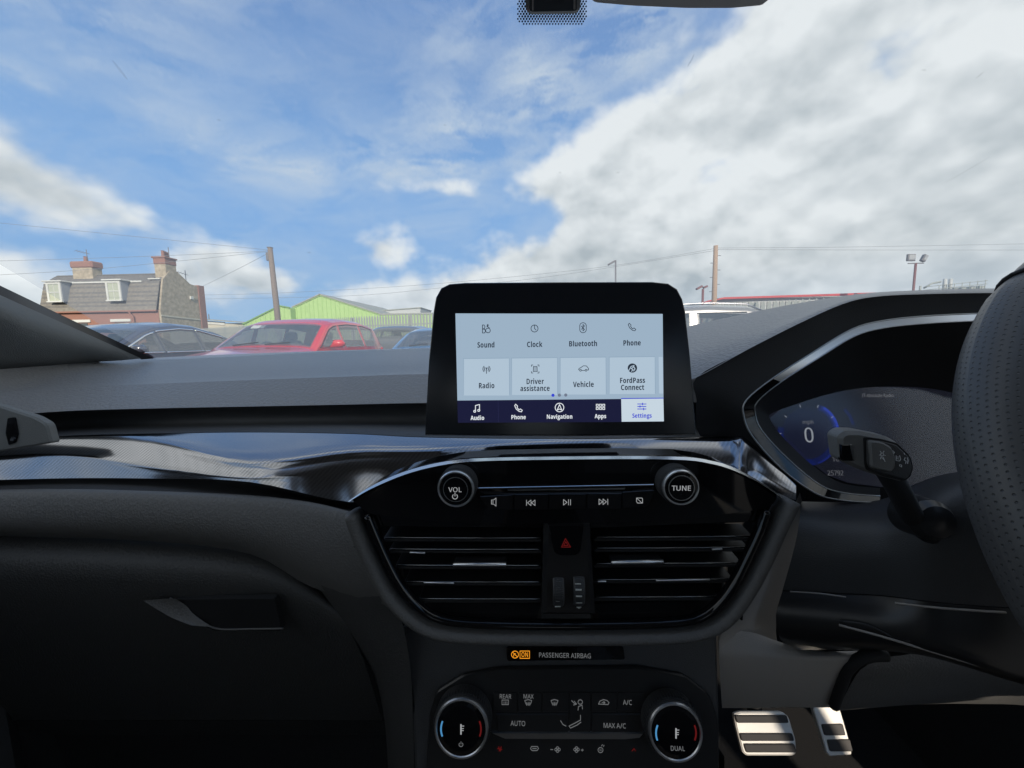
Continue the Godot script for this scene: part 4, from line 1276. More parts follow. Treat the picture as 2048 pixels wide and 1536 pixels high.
func dashboard() -> void:
	var d := thing("dashboard", "black grained dashboard with carbon look trim strip and glovebox", "dashboard", Transform3D(Basis(), Vector3.ZERO))
	var r2 := [-420, 830, 0.385, -150, 797, 0.456, 100, 777, 0.535, 300, 768, 0.548, 500, 760, 0.553, 700, 753, 0.556, 850, 748, 0.558, 1120, 745, 0.556, 1430, 745, 0.545]
	var r3 := [-420, 880, 0.38, -150, 848, 0.442, 100, 824, 0.48, 300, 817, 0.493, 500, 813, 0.497, 700, 809, 0.5, 850, 806, 0.5, 1120, 805, 0.5, 1430, 805, 0.49]
	loft("top_pad", M.pad, d, [pts([-420, 772, 0.4, -150, 750, 0.475, 100, 731, 0.6, 300, 716, 0.74, 500, 707, 0.84, 700, 700, 0.9, 850, 696, 0.94, 1120, 684, 1.0, 1430, 668, 1.0]), pts([-420, 800, 0.395, -150, 775, 0.467, 100, 752, 0.575, 300, 740, 0.645, 500, 731, 0.67, 700, 724, 0.69, 850, 719, 0.7, 1120, 713, 0.72, 1430, 705, 0.72]), pts([-420, 822, 0.39, -150, 790, 0.461, 100, 770, 0.55, 300, 761, 0.575, 500, 754, 0.585, 700, 747, 0.59, 850, 742, 0.595, 1120, 739, 0.595, 1430, 739, 0.585]), pts(r2)], 4, 3)
	var roll := []
	for i in range(0, r2.size(), 3):
		roll.append_array([r2[i], lerpf(r2[i + 1], r3[i + 1], 0.5), lerpf(r2[i + 2], r3[i + 2], 0.55)])
	loft("pad_roll", M.pad, d, [pts(r2), pts(roll), pts(r3)], 4, 3)
	loft("pad_underside", M.plastic, d, [pts(r3), pts([-420, 886, 0.4, -150, 854, 0.465, 100, 830, 0.51, 300, 823, 0.515, 500, 819, 0.515, 700, 815, 0.515, 850, 812, 0.515, 1120, 811, 0.515, 1430, 811, 0.515]), pts([-420, 904.0, 0.42, -150, 878.5, 0.48, 100, 857.0, 0.52, 300, 850.5, 0.53, 500, 847.0, 0.53, 700, 846.5, 0.53, 850, 848.5, 0.53, 1120, 849.5, 0.53, 1430, 847.5, 0.53]), pts([-420, 911, 0.386, -150, 892, 0.441, 100, 873, 0.463, 300, 867, 0.465, 500, 864, 0.457, 700, 867, 0.437, 850, 874, 0.425, 1120, 877, 0.421, 1430, 873, 0.417])], 4)
	# trim strip: its top lip looks up through the windscreen, its face back into the cabin
	var trim := loft("trim_strip", M.carbon, d, [
		pts([-420, 912, 0.385, -150, 893, 0.44, 100, 874, 0.462, 300, 868, 0.464, 500, 865, 0.456, 700, 868, 0.436, 850, 875, 0.424, 1120, 878, 0.42, 1430, 874, 0.416, 1496, 868, 0.412, 1592, 968, 0.392]),
		pts([-420, 914, 0.383, -150, 895, 0.4377, 100, 876, 0.4594, 300, 880, 0.4488, 500, 916, 0.3986, 700, 898, 0.4024, 850, 896, 0.4012, 1120, 884, 0.4134, 1430, 880, 0.4095, 1496, 876, 0.4033, 1592, 971, 0.3895]),
		pts([-420, 916.0, 0.3823, -150, 897.5, 0.4366, 100, 890.5, 0.4527, 300, 906.0, 0.4373, 500, 935.5, 0.3911, 700, 915.0, 0.3973, 850, 911.0, 0.3966, 1120, 904.5, 0.407, 1430, 902.5, 0.4025, 1496, 903.0, 0.3951, 1592, 978.0, 0.3876]),
		pts([-420, 918, 0.3816, -150, 900, 0.4356, 100, 905, 0.4469, 300, 932, 0.4274, 500, 955, 0.3847, 700, 932, 0.393, 850, 926, 0.3928, 1120, 925, 0.4017, 1430, 925, 0.3968, 1496, 930, 0.3884, 1592, 985, 0.3859]),
		pts([-420, 938.1, 0.3777, -150, 919.8, 0.4312, 100, 920.6, 0.4435, 300, 939.5, 0.4259, 500, 957.7, 0.3842, 700, 953.6, 0.3898, 850, 943.7, 0.3888, 1120, 938.5, 0.3983, 1430, 938.5, 0.3934, 1496, 943.5, 0.3851, 1592, 989.5, 0.3849]),
		pts([-420, 985, 0.3696, -150, 966, 0.422, 100, 957, 0.4364, 300, 957, 0.4228, 500, 964, 0.3834, 700, 1004, 0.384, 850, 985, 0.3809, 1120, 970, 0.3916, 1430, 970, 0.3868, 1496, 975, 0.3791, 1592, 1000, 0.3829])], 5, 3)
	trim.set_meta("label", "glossy dark carbon look strip that mirrors the sky")
	loft("trim_gap_shade", M.rubber, d, [pts([-420, 983.0, 0.3716, -150, 964.0, 0.424, 100, 955.0, 0.4384, 300, 955.0, 0.4248, 500, 962.0, 0.3854, 620, 986.0, 0.3858, 702, 1001.7, 0.386]), pts([-420, 994.0, 0.45, -150, 975.0, 0.45, 100, 966.0, 0.45, 300, 966.0, 0.45, 500, 973.0, 0.45, 620, 997.0, 0.45, 702, 1012.7, 0.45]), pts([-420, 1000, 0.397, -150, 985, 0.397, 100, 979, 0.395, 300, 983, 0.392, 500, 991, 0.387, 620, 1005, 0.380, 700, 1024, 0.368])], 4)  # near-black sheet painting the shade in the gap below the trim
	loft("lower_pad", M.lower_pad, d, [
		pts([-420, 999, 0.397, -150, 984, 0.397, 100, 978, 0.395, 300, 982, 0.392, 500, 990, 0.387, 620, 1004, 0.380, 700, 1023, 0.368]),
		pts([-420, 1006, 0.386, -150, 991, 0.386, 100, 985, 0.384, 300, 990, 0.381, 500, 998, 0.377, 620, 1013, 0.370, 704, 1030, 0.360]),
		pts([-420, 1045, 0.378, -150, 1034, 0.378, 100, 1030, 0.378, 300, 1036, 0.375, 500, 1052, 0.370, 625, 1082, 0.363, 722, 1088, 0.350]),
		pts([-420, 1060, 0.382, -150, 1058, 0.382, 100, 1061, 0.382, 300, 1068, 0.380, 500, 1090, 0.375, 625, 1140, 0.368, 758, 1165, 0.347]),
		pts([-420, 1072, 0.402, -150, 1070, 0.402, 100, 1075, 0.402, 300, 1083, 0.400, 500, 1108, 0.393, 625, 1175, 0.385, 780, 1215, 0.352])], 4, 3)
	loft("console_side", M.side_black, d, [pts([722, 1086, 0.348, 758, 1165, 0.346, 800, 1232, 0.352, 820, 1330, 0.358, 826, 1440, 0.364, 830, 1600, 0.372]), pts([670, 1110, 0.362, 712, 1190, 0.364, 748, 1265, 0.370, 785, 1345, 0.376, 800, 1450, 0.384, 805, 1600, 0.39]), pts([618, 1135, 0.374, 662, 1200, 0.378, 704, 1265, 0.384, 756, 1348, 0.392, 778, 1450, 0.40, 785, 1600, 0.41]), pts([612, 1142, 0.40, 655, 1208, 0.41, 696, 1272, 0.42, 748, 1352, 0.43, 770, 1450, 0.44, 778, 1600, 0.45])], 4)
	var glove := loft("glovebox_lid", M.shaded_hard_black, d, [
		pts([-420, 1068, 0.412, -150, 1066, 0.412, 100, 1070, 0.412, 300, 1078, 0.41, 500, 1100, 0.405, 600, 1150, 0.40, 682, 1222, 0.398]),
		pts([-420, 1095, 0.395, -150, 1095, 0.395, 100, 1098, 0.395, 300, 1106, 0.393, 500, 1128, 0.390, 600, 1170, 0.388, 690, 1232, 0.390]),
		pts([-420, 1160, 0.386, -150, 1160, 0.386, 100, 1160, 0.386, 300, 1166, 0.385, 500, 1180, 0.385, 606, 1212, 0.386, 702, 1266, 0.391]),
		pts([-420, 1300, 0.425, -150, 1300, 0.425, 100, 1300, 0.425, 300, 1300, 0.422, 500, 1302, 0.418, 620, 1310, 0.414, 728, 1322, 0.408]),
		pts([-420, 1440, 0.50, -150, 1440, 0.50, 100, 1440, 0.50, 300, 1440, 0.495, 500, 1440, 0.49, 640, 1440, 0.475, 764, 1440, 0.45])], 4, 3)
	loft("underdash_panel", M.carpet, d, [pts([-420, 1441, 0.50, -150, 1441, 0.50, 100, 1441, 0.50, 300, 1441, 0.495, 500, 1441, 0.49, 640, 1441, 0.475, 775, 1441, 0.45]), pts([-420, 1470, 0.56, -150, 1470, 0.56, 100, 1470, 0.56, 300, 1470, 0.56, 500, 1470, 0.56, 640, 1470, 0.56, 790, 1470, 0.56]), pts([-420, 1700, 0.62, -150, 1700, 0.62, 100, 1700, 0.62, 300, 1700, 0.62, 500, 1700, 0.62, 640, 1700, 0.62, 800, 1700, 0.60])], 3)
	var f := frame(470, 1226, 0.386, -6.0, -3.0)
	var pocket := plate("handle_recess", M.black, glove, rounded(shape(f, [352, 1196, 552, 1194, 566, 1258, 432, 1258, 396, 1238]), [0.002], 3), -0.004, 0.0022)
	pocket.transform = f
	var lip := tube("lip", M.lower_pad, glove, spline(PackedVector3Array([f * at3(f, 340, 1196, 0.002), f * at3(f, 392, 1234, 0.003), f * at3(f, 432, 1257, 0.003), f * at3(f, 500, 1258, 0.003), f * at3(f, 566, 1257, 0.003)]), 5), 0.0009, 8)
	lip.name = "lip"
	loft("scoop", M.lower_pad, glove, [pts([286, 1201, 0.3825, 310, 1199, 0.3825, 336, 1197, 0.3822, 350, 1197, 0.3822]), pts([310, 1216, 0.3825, 340, 1214, 0.384, 362, 1212, 0.385, 372, 1211, 0.386]), pts([345, 1236, 0.3825, 368, 1235, 0.3845, 384, 1232, 0.386, 390, 1231, 0.387]), pts([384, 1251, 0.3825, 398, 1252, 0.384, 412, 1253, 0.385, 424, 1254, 0.3855])], 3, 3)
	# small louvred outlet by the passenger's door
	f = frame(45, 858, 0.425, 4.0, 0.0)
	var vent := plate("side_outlet", M.pillar, d, rounded(shape(f, [-160, 780, -4, 811, 68, 834, 92, 848, 103, 886, 60, 893, -160, 930]), [0.0, 0.0, 0.004, 0.004, 0.003, 0.0, 0.0], 3), -0.008, 0.0, 0.0018)
	vent.transform = f
	var slot := plate("slot", M.gloss, vent, rounded(shape(f, [18, 836, 32, 834, 38, 866, 34, 884, 20, 890, 14, 866]), [0.0016], 3), 0.0, 0.0012)
	var clip := plate("clip", M.chrome, vent, shape(f, [22, 878, 26, 874, 30, 878, 28, 881, 22, 882], 0.0014), 0.0013, 0.0022)
	slot.name = "slot"
	clip.name = "clip"
	vent.set_meta("label", "grey moulded side outlet with a dark slot")


func touchscreen() -> void:
	var f := frame(1121, 735, 0.335, 7.0)
	var t := thing("touchscreen_display", "lit touchscreen showing settings menu in a black rounded housing on the dashboard", "touchscreen", f)
	var edge := [847, 872, 848.5, 835, 855, 718, 864, 622, 869, 594, 880, 574, 898, 565, 930, 562.5, 1120, 561, 1305, 560.5, 1338, 564, 1357, 576, 1368, 597, 1374, 622, 1384, 718, 1393, 835, 1396, 872, 1120, 874]
	plate("housing", M.chrome, t, shape(f, edge), -0.026, -0.0012, 0.0012, 0.004)
	var face := inset_any(shape(f, edge), 0.0013)
	plate("bezel", M.screen_glass, t, face, -0.004, 0.0, 0.0008)
	box("bracket", M.plastic, t, Vector3(0, -0.035, -0.045), Vector3(0.14, 0.04, 0.04), 0.01)
	var z := 0.0004
	var view := plate("display", M.lit_page, t, shape(f, [911, 627, 1325, 628, 1327, 843, 916, 845]), -0.001, z)
	var tiles := [[928, 718], [1024, 717], [1121, 716], [1219, 715]]
	for k in 4:
		var x: float = tiles[k][0]
		var y: float = tiles[k][1]
		plate("tile_outline", M.lit_edge, view, shape(f, [x - 1.5, y - 1.5, x + 91, y - 2.5, x + 92, y + 72, x - 0.5, y + 72]), 0.0, z + 0.0001)
		plate("tile", M.lit_tile, view, shape(f, [x, y, x + 90, y - 1, x + 90.5, y + 73, x, y + 73]), 0.0, z + 0.0002)
	plate("tile", M.lit_tile, view, shape(f, [1317, 714, 1325, 714, 1326, 787, 1318, 787]), 0.0, z + 0.0002)
	plate("bottom_bar", M.lit_bar, view, shape(f, [915, 801, 1326.6, 797, 1327, 843.5, 916, 845.4]), 0.0, z + 0.0003)
	plate("bar_divider", M.lit_line, view, shape(f, [996, 801, 996.8, 801, 997.4, 844, 996.6, 844]), 0.0, z + 0.0004)
	plate("bar_divider", M.lit_blue, view, shape(f, [1242, 796, 1326.5, 795.4, 1326.5, 797, 1242, 797.6]), 0.0, z + 0.0004)
	plate("selected_tile", M.lit_selected, view, shape(f, [1242, 798, 1326, 797, 1327, 842.5, 1243, 843.2]), 0.0, z + 0.0005)
	var zt := z + 0.0007
	for w: Array in [["Sound", 972, 690], ["Clock", 1069, 689], ["Bluetooth", 1166, 687.5], ["Phone", 1264, 686], ["Radio", 973, 771.5], ["Driver", 1070, 763], ["assistance", 1070, 777], ["Vehicle", 1167, 769], ["FordPass", 1265, 761], ["Connect", 1265, 775]]:
		words("lettering", w[0], M.page_ink, view, f, w[1], w[2], 10.6, zt, 0.80, true)
	for w: Array in [["Audio", 955, 836], ["Phone", 1037, 834.5], ["Navigation", 1119, 833.5], ["Apps", 1201, 832.5]]:
		words("lettering", w[0], M.lit_white, view, f, w[1], w[2], 8.2, zt, 0.86, true)
	words("lettering", "Settings", M.lit_blue, view, f, 1284, 831.5, 8.6, zt, 0.84, true)
	for k in 3:
		var p := at3(f, 1106 + 12.8 * k, 790.5 - 0.2 * k, zt)
		lathe("page_dot", M.lit_blue if k == 0 else M.lit_grey, view, [[0.0014, -0.0004], [0.0013, 0.0001], [0.0, 0.0001]], p, Basis(), 16)
	# icons
	var icon := func(lines: Array, m: Material, w: float) -> void: ink("icon", m, view, f, lines, w, zt)
	icon.call([[965, 650, 965, 666, 969, 666, 971, 663, 970, 659, 965, 658], [965, 650, 968, 650, 970, 653, 969, 657, 965, 658], circle(976, 661, 4.6), [974, 654, 977, 650, 975, 649, 974, 652, 979, 656]], M.page_ink, 1.3)
	icon.call([circle(1069, 657, 7), [1069, 651, 1069, 657, 1072, 660]], M.page_ink, 1.3)
	icon.call([circle(1166, 652, 6.5, 180, 360), circle(1166, 659, 6.5, 0, 180), [1159.5, 652, 1159.5, 659], [1172.5, 652, 1172.5, 659], [1162.5, 652, 1169, 659, 1166, 662, 1166, 649, 1169, 652, 1162.5, 659]], M.page_ink, 1.2)
	var phone := func(x: float, y: float, k: float) -> Array: return [[x - 6 * k, y - 8 * k, x - 8 * k, y - 5 * k, x - 5 * k, y + 2 * k, x + 1 * k, y + 7 * k, x + 6 * k, y + 8 * k, x + 8 * k, y + 5 * k, x + 4 * k, y + 2 * k, x + 1 * k, y + 4 * k, x - 3 * k, y - 1 * k, x - 2 * k, y - 4 * k, x - 6 * k, y - 8 * k]]
	icon.call(phone.call(1264, 654, 0.95), M.page_ink, 1.2)
	icon.call([[973, 739, 973, 747], circle(973, 737, 1.2), circle(973, 738, 4.4, 130, 230, 8), circle(973, 738, 7.2, 130, 230, 8), circle(973, 738, 4.4, -50, 50, 8), circle(973, 738, 7.2, -50, 50, 8)], M.page_ink, 1.3)
	icon.call([[1063, 733, 1063, 730, 1066, 730], [1075, 730, 1078, 730, 1078, 733], [1078, 743, 1078, 746, 1075, 746], [1066, 746, 1063, 746, 1063, 743], [1067, 733, 1074, 733, 1074.5, 743, 1066.5, 743, 1067, 733], [1068, 736, 1073, 736], [1068, 740, 1073, 740]], M.page_ink, 1.2)
	icon.call([[1157, 740, 1158, 737, 1162, 735, 1167, 731.5, 1173, 732, 1177, 737, 1177, 740, 1174.5, 740], [1169, 741, 1164, 741], circle(1161, 740.5, 1.9, 0, 360, 10), circle(1172, 740.5, 1.9, 0, 360, 10)], M.page_ink, 1.2)
	lathe("icon", M.page_ink, view, [[0.0040, -0.0004], [0.0039, 0.0001], [0.0, 0.0001]], at3(f, 1265, 736, zt), Basis(), 24)
	ink("icon", M.lit_tile, view, f, [[1257, 742, 1262, 733, 1268, 731, 1266, 735, 1262, 737, 1266, 739, 1263, 743], [1268, 734, 1270, 738, 1267, 742]], 1.6, zt + 0.0003)
	icon.call([[951, 822, 951, 811, 959, 809, 959, 820], circle(949.5, 822.5, 2.0, 0, 360, 10), circle(957.5, 820.8, 2.0, 0, 360, 10)], M.lit_white, 1.5)
	icon.call(phone.call(1037, 816, 0.95), M.lit_white, 1.5)
	icon.call([circle(1119, 815, 8.6), [1119, 809, 1114.6, 820, 1119, 818, 1123.4, 820, 1119, 809]], M.lit_white, 1.5)
	var cells := []
	for j in 2:
		for i in 3:
			var x := 1194.5 + i * 6.4
			var y := 810.5 + j * 6.4
			cells.append([x - 2, y - 2, x + 2, y - 2, x + 2, y + 2, x - 2, y + 2, x - 2, y - 2])
	icon.call(cells, M.lit_white, 1.3)
	icon.call([[1275, 808, 1292, 808], [1275, 813, 1292, 813], [1275, 818, 1292, 818], [1285, 806, 1285, 810], [1280, 811, 1280, 815], [1287, 816, 1287, 820]], M.lit_blue, 1.6)


func inset_any(poly: PackedVector2Array, by: float) -> PackedVector2Array:
	var area := 0.0
	for i in poly.size():
		area += poly[i].cross(poly[(i + 1) % poly.size()])
	if area < 0.0:
		poly.reverse()
	return inset(poly, by)


func knob(called: String, parent: Node3D, f: Transform3D, x: float, y: float, r: float, deep: float) -> MeshInstance3D:      # r: radius of its rim in the photograph's pixels; x, y: middle of its face
	var k := per_pixel(f, x, y) * r * 0.96
	var p := on(f, x, y, deep)
	var at := Vector3(p.x, p.y, 0)
	var o := lathe(called, M.plastic, parent, [[k * 1.10, 0.0], [k * 1.08, deep * 0.45], [k * 1.02, deep * 0.82]], at, Basis(), 48)
	var teeth := begin(true)
	for i in 60:
		var a := TAU * i / 60.0
		chamfered(teeth, at + Vector3(cos(a) * k * 1.085, sin(a) * k * 1.085, deep * 0.42), Vector3(k * 0.03, k * 0.045, deep * 0.6), 0.0, Basis(Vector3.BACK, a))
	fin(teeth, "knurling", M.plastic, o)
	lathe("rim", M.satin_chrome, o, [[k * 1.02, deep * 0.80], [k * 1.02, deep * 0.93], [k * 0.985, deep * 1.0], [k * 0.93, deep * 1.0], [k * 0.90, deep * 0.94]], at, Basis(), 48)
	lathe("face", M.gloss, o, [[k * 0.92, deep * 0.95], [k * 0.75, deep * 0.965], [0.0, deep * 0.97]], at, Basis(), 48)
	return o


func radio_panel() -> void:
	var f := frame(1130, 985, 0.318, 3.0)
	var t := thing("radio_control_panel", "gloss black radio panel with volume and tune knobs below the touchscreen", "control panel", f)
	var top := [697, 1003, 728, 982, 765, 962, 810, 944, 860, 930, 920, 920, 1000, 916, 1130, 914, 1260, 913, 1370, 915, 1420, 922, 1460, 933, 1510, 958, 1563, 994, 1552, 1012, 1530, 1024, 1400, 1042, 1250, 1052, 1000, 1054, 860, 1048, 735, 1034]
	plate("panel", M.gloss, t, shape(f, top), -0.03, 0.0, 0.0028, 0.006)
	plate("top_edge", M.satin, t, shape(f, [700, 1002, 765, 964, 860, 933, 1000, 920, 1260, 917, 1420, 926, 1510, 962, 1560, 995, 1500, 985, 1400, 975, 860, 980], 0.0), -0.028, -0.010)
	var arc := PackedVector3Array()
	var arc_low := PackedVector3Array()
	var arc_back := PackedVector3Array()
	for i in range(0, 28, 2):
		var thin := 2.0 if i == 0 or i == 26 else 6.0 if i > 2 and i < 24 else 4.0
		arc.append(at3(f, top[i], top[i + 1] - 1.0, 0.0008 - thin * 0.00052))
		arc_low.append(at3(f, top[i], top[i + 1] - 1.0 + thin, 0.0008))
		arc_back.append(at3(f, top[i], top[i + 1] - 2.0, -0.020))
	loft("chrome_edge", M.chrome, t, [arc, arc_low], 3)
	loft("panel_edge", M.gloss, t, [arc_back, arc], 3)
	var k := knob("volume_knob", t, f, 911, 979, 35.5, 0.017)
	var zf := 0.017 * 0.975
	words("lighted_lettering", "VOL", M.print, k, f, 910, 979.5, 9.0, zf, 1.1)
	ink("lighted_symbol", M.print, k, f, [circle(910, 993, 5.0, -50, 230, 16), [910, 985.5, 910, 992]], 1.3, zf)
	lathe("ring", M.brushed, k, [[0.0100, -0.0002], [0.0100, 0.0002], [0.0094, 0.0002]], at3(f, 911, 979, zf), Basis(), 40)
	k = knob("tune_knob", t, f, 1363, 976, 35.5, 0.017)
	words("lighted_lettering", "TUNE", M.print, k, f, 1363, 976.5, 9.6, zf, 1.12)
	lathe("ring", M.brushed, k, [[0.0100, -0.0002], [0.0100, 0.0002], [0.0094, 0.0002]], at3(f, 1363, 976, zf), Basis(), 40)
	plate("chrome_bar", M.chrome, t, shape(f, [954, 975.5, 1308, 968.6, 1308, 971.4, 954, 978.2], 0.003), 0.0, 0.003, 0.0003)
	plate("chrome_bar", M.brushed, t, shape(f, [1015, 980, 1252, 976.4, 1250, 980, 1015, 982.6], 0.003), 0.0, 0.002, 0.0003)
	plate("shelf", M.satin, t, shape(f, [958, 983, 1015, 987, 1250, 984, 1308, 975, 1306, 981, 1250, 989, 1015, 991, 968, 988], 0.002), 0.0, 0.0016, 0.0004)
	var edges := [958, 1027, 1097, 1173, 1244, 1312]
	for i in 5:
		var a: float = edges[i] + 0.8
		var b: float = edges[i + 1] - 0.8
		var d := 0.0
		var top_a := 989.0 + (4.0 if i == 0 else 0.0) - (i * 0.8) - (2.0 if i == 4 else 0.0)
		var top_b := 989.0 - (i * 0.8) - (6.0 if i == 4 else 0.0)
		var low := 1021.0 - i * 0.8
		var button := plate("button", M.gloss_button, t, shape(f, [a, top_a, b, top_b, b - (16.0 if i == 4 else 0.0), low - (4.0 if i == 4 else 0.0), a + (16.0 if i == 0 else 0.0), low - (2.0 if i == 0 else 0.0)], 0.003), 0.0, 0.003, 0.0005)
		var zz := 0.0031
		var marks := [
			[[983, 1000, 987, 1000, 992, 996, 992, 1012, 987, 1008, 983, 1008, 983, 1000], [986, 1002, 986, 1006]],
			[[1053, 1000, 1053, 1011], [1062, 1000, 1055, 1005.5, 1062, 1011, 1062, 1000], [1070, 1000, 1063, 1005.5, 1070, 1011, 1070, 1000]],
			[[1127, 999, 1134, 1004.5, 1127, 1010, 1127, 999], [1137, 999, 1137, 1010], [1141, 999, 1141, 1010]],
			[[1198, 998, 1205, 1003.5, 1198, 1009, 1198, 998], [1206, 998, 1213, 1003.5, 1206, 1009, 1206, 998], [1215.5, 998, 1215.5, 1009]],
			[[1273, 996, 1284, 996, 1285, 998, 1285, 1006, 1275, 1006, 1273, 1003, 1273, 996], [1273, 996, 1284, 1006]]]
		ink("lighted_symbol", M.print, button, f, marks[i], 1.1, zz)


func air_vents() -> void:
	var f := frame(1130, 1145, 0.327, 2.0)
	var t := thing("air_vents", "two black slatted air vents with centre hazard switch in a rounded surround", "air vent", f)
	plate("cavity", M.black, t, shape(f, [735, 1030, 1545, 1016, 1500, 1130, 1440, 1220, 1390, 1252, 1130, 1258, 890, 1254, 830, 1220, 775, 1140]), -0.055, -0.05)
	plate("top_cover", M.gloss, t, shape(f, [730, 1030, 1000, 1040, 1250, 1040, 1548, 1016, 1535, 1048, 1190, 1062, 1080, 1062, 750, 1058]), -0.05, -0.004, 0.001)
	var rim := [[1078, 764, 1084], [1101, 775, 1084], [1133, 788, 1084], [1166, 806, 1084], [1200, 836, 1084]]
	var rim_r := [[1077, 1188, 1512], [1099, 1188, 1502], [1130, 1188, 1488], [1162, 1188, 1470], [1197, 1188, 1440]]
	for side in [rim, rim_r]:
		for i in 5:
			var y: float = side[i][0]
			var a: float = side[i][1]
			var b: float = side[i][2]
			var p := at3(f, a, y, -0.004)
			var q := at3(f, b, y - (1.5 if side == rim_r else -0.5), -0.004)
			var c := (p + q) / 2.0
			var slat := box("slat", M.satin, t, c + Vector3(0, -0.0005, -0.012), Vector3(p.distance_to(q), 0.0024, 0.024), 0.0008, Basis(Vector3.BACK, atan2(q.y - p.y, q.x - p.x)) * Basis(Vector3.RIGHT, 0.10))
			tube("slat_edge_highlight", M.edge_highlight, slat, PackedVector3Array([p.lerp(q, 0.02) + Vector3(0, 0.0012, 0.0), p.lerp(q, 0.98) + Vector3(0, 0.0012, 0.0)]), 0.0006, 10)  # metal tube painting the line of light on the slat's edge
		var lo: float = side[0][1]
		var hi: float = side[0][2]
		var n := 7
		for i in n:
			var x := lerpf(lo + 20, hi - 20, (i + 0.5) / n)
			var u := at3(f, x, 1072, -0.042)
			var v := at3(f, x, 1228, -0.042)
			box("vane", M.black, t, (u + v) / 2, Vector3(0.0016, u.distance_to(v), 0.018), 0.0, Basis(Vector3.UP, 0.25))
	for g: Array in [[907, 1012, 1130, 1130], [1223, 1326, 1126, 1124]]:
		var p := at3(f, g[0], g[2], 0.003)
		var q := at3(f, g[1], g[3], 0.003)
		var tab := box("vent_tab", M.satin, t, (p + q) / 2 + Vector3(0, -0.001, -0.006), Vector3(p.distance_to(q), 0.005, 0.012), 0.001)
		tube("chrome_strip", M.satin_chrome, tab, PackedVector3Array([p + Vector3(0, 0.0005, 0), q + Vector3(0, 0.0005, 0)]), 0.0018, 14)
	for g: Array in [[848, 1167, 908, 1168], [1312, 1163, 1419, 1161], [820, 1107, 850, 1108], [1424, 1101, 1444, 1100], [1196, 1165, 1212, 1165]]:
		var p := at3(f, g[0], g[1], -0.002)
		var q := at3(f, g[2], g[3], -0.002)
		tube("slat_chrome_tip", M.satin_chrome, t, PackedVector3Array([p + Vector3(0, 0.0010, 0), q + Vector3(0, 0.0010, 0)]), 0.0009, 12)
	plate("sill", M.satin, t, shape(f, [846, 1214, 1084, 1219, 1084, 1262, 880, 1262, 850, 1236], -0.012), -0.05, -0.012, 0.004, 0.008)
	plate("sill", M.satin, t, shape(f, [1188, 1219, 1432, 1211, 1426, 1236, 1396, 1262, 1188, 1262], -0.012), -0.05, -0.012, 0.004, 0.008)
	# middle column with the hazard switch and two thumbwheels
	var col := plate("centre_column", M.satin, t, shape(f, [1088, 1036, 1180, 1036, 1192, 1234, 1083, 1234], 0.004), -0.04, 0.004, 0.004)
	var hz := plate("hazard_switch", M.gloss, col, rounded(shape(f, [1096, 1050, 1168, 1050, 1160, 1112, 1110, 1112], 0.007), [0.0, 0.0, 0.006, 0.006], 4), 0.004, 0.0065, 0.0006)
	ink("warning_light", M.red_print, hz, f, [[1131, 1077, 1123, 1094, 1141, 1094, 1131, 1077], [1131.5, 1083, 1127.5, 1091, 1136, 1091, 1131.5, 1083]], 1.4, 0.0067)
	for g: Array in [[1116, 1151, 1222, 11], [1157, 1149, 1220, 11]]:
		var a := at3(f, g[0], g[1], 0.006)
		var b := at3(f, g[0] + 2, g[2], 0.006)
		var r := a.distance_to(b) / 2.0
		var hw: float = g[3] * per_pixel(f, 1130, 1180)
		var wheel := lathe("thumbwheel", M.plastic, col, [[0.0, -hw], [r * 0.96, -hw], [r, -hw * 0.8], [r, hw * 0.8], [r * 0.96, hw], [0.0, hw]], (a + b) / 2 - Vector3(0, 0, r * 0.72), Basis(Vector3.UP, PI / 2), 36, true)
		var teeth := begin(true)
		for i in 24:
			var an := -1.1 + 2.2 * i / 23.0
			chamfered(teeth, (a + b) / 2 - Vector3(0, 0, r * 0.72) + Vector3(0, sin(an) * r, cos(an) * r), Vector3(hw * 1.5, r * 0.045, 0.0008), 0.0, Basis(Vector3.RIGHT, -an))
		fin(teeth, "ribbing", M.plastic, wheel)
	var drum_y := [on(f, 1158, 1149, 0.006).y, on(f, 1158, 1220, 0.006).y]
	var drum_r: float = (drum_y[0] - drum_y[1]) / 2.0
	for g: Array in [[1150, 1157.5, 1156, 1150, 1162, 1157.5], [1150, 1166.7, 1162, 1166.7, 1162, 1169.3, 1150, 1169.3], [1151, 1178.7, 1163, 1178.7, 1163, 1181.3, 1151, 1181.3], [1152, 1191.5, 1164, 1191.5, 1164, 1194.2, 1152, 1194.2], [1152.5, 1204, 1164.5, 1204, 1164.5, 1206.6, 1152.5, 1206.6], [1153, 1214.5, 1163, 1214.5, 1158, 1218], [1110, 1205, 1115.5, 1199, 1121, 1205], [1110, 1212.2, 1121, 1212.2, 1121, 1214.4, 1110, 1214.4]]:
		var yy: float = on(f, 1158, (g[1] + g[3]) / 2.0, 0.008).y - (drum_y[0] + drum_y[1]) / 2.0
		var zm: float = 0.0066 - drum_r * 0.72 + sqrt(maxf(1e-6, drum_r * drum_r - yy * yy))
		plate("mark", M.white_paint, col, shape(f, g, zm), zm - 0.0008, zm)
	# rounded surround: an inner gloss frame and a soft outer lip
	var inner := PackedVector3Array()
	for p: Array in [[737, 1030], [752, 1066], [772, 1112], [800, 1165], [835, 1208], [880, 1236], [960, 1246], [1130, 1249], [1300, 1246], [1385, 1238], [1432, 1210], [1470, 1160], [1500, 1100], [1520, 1055], [1532, 1020]]:
		inner.append(at3(f, p[0], p[1], 0.0))
	tube("inner_frame", M.gloss, t, spline(inner, 4), 0.0038, 10, 1.4, Vector3.BACK)
	var outer := PackedVector3Array()
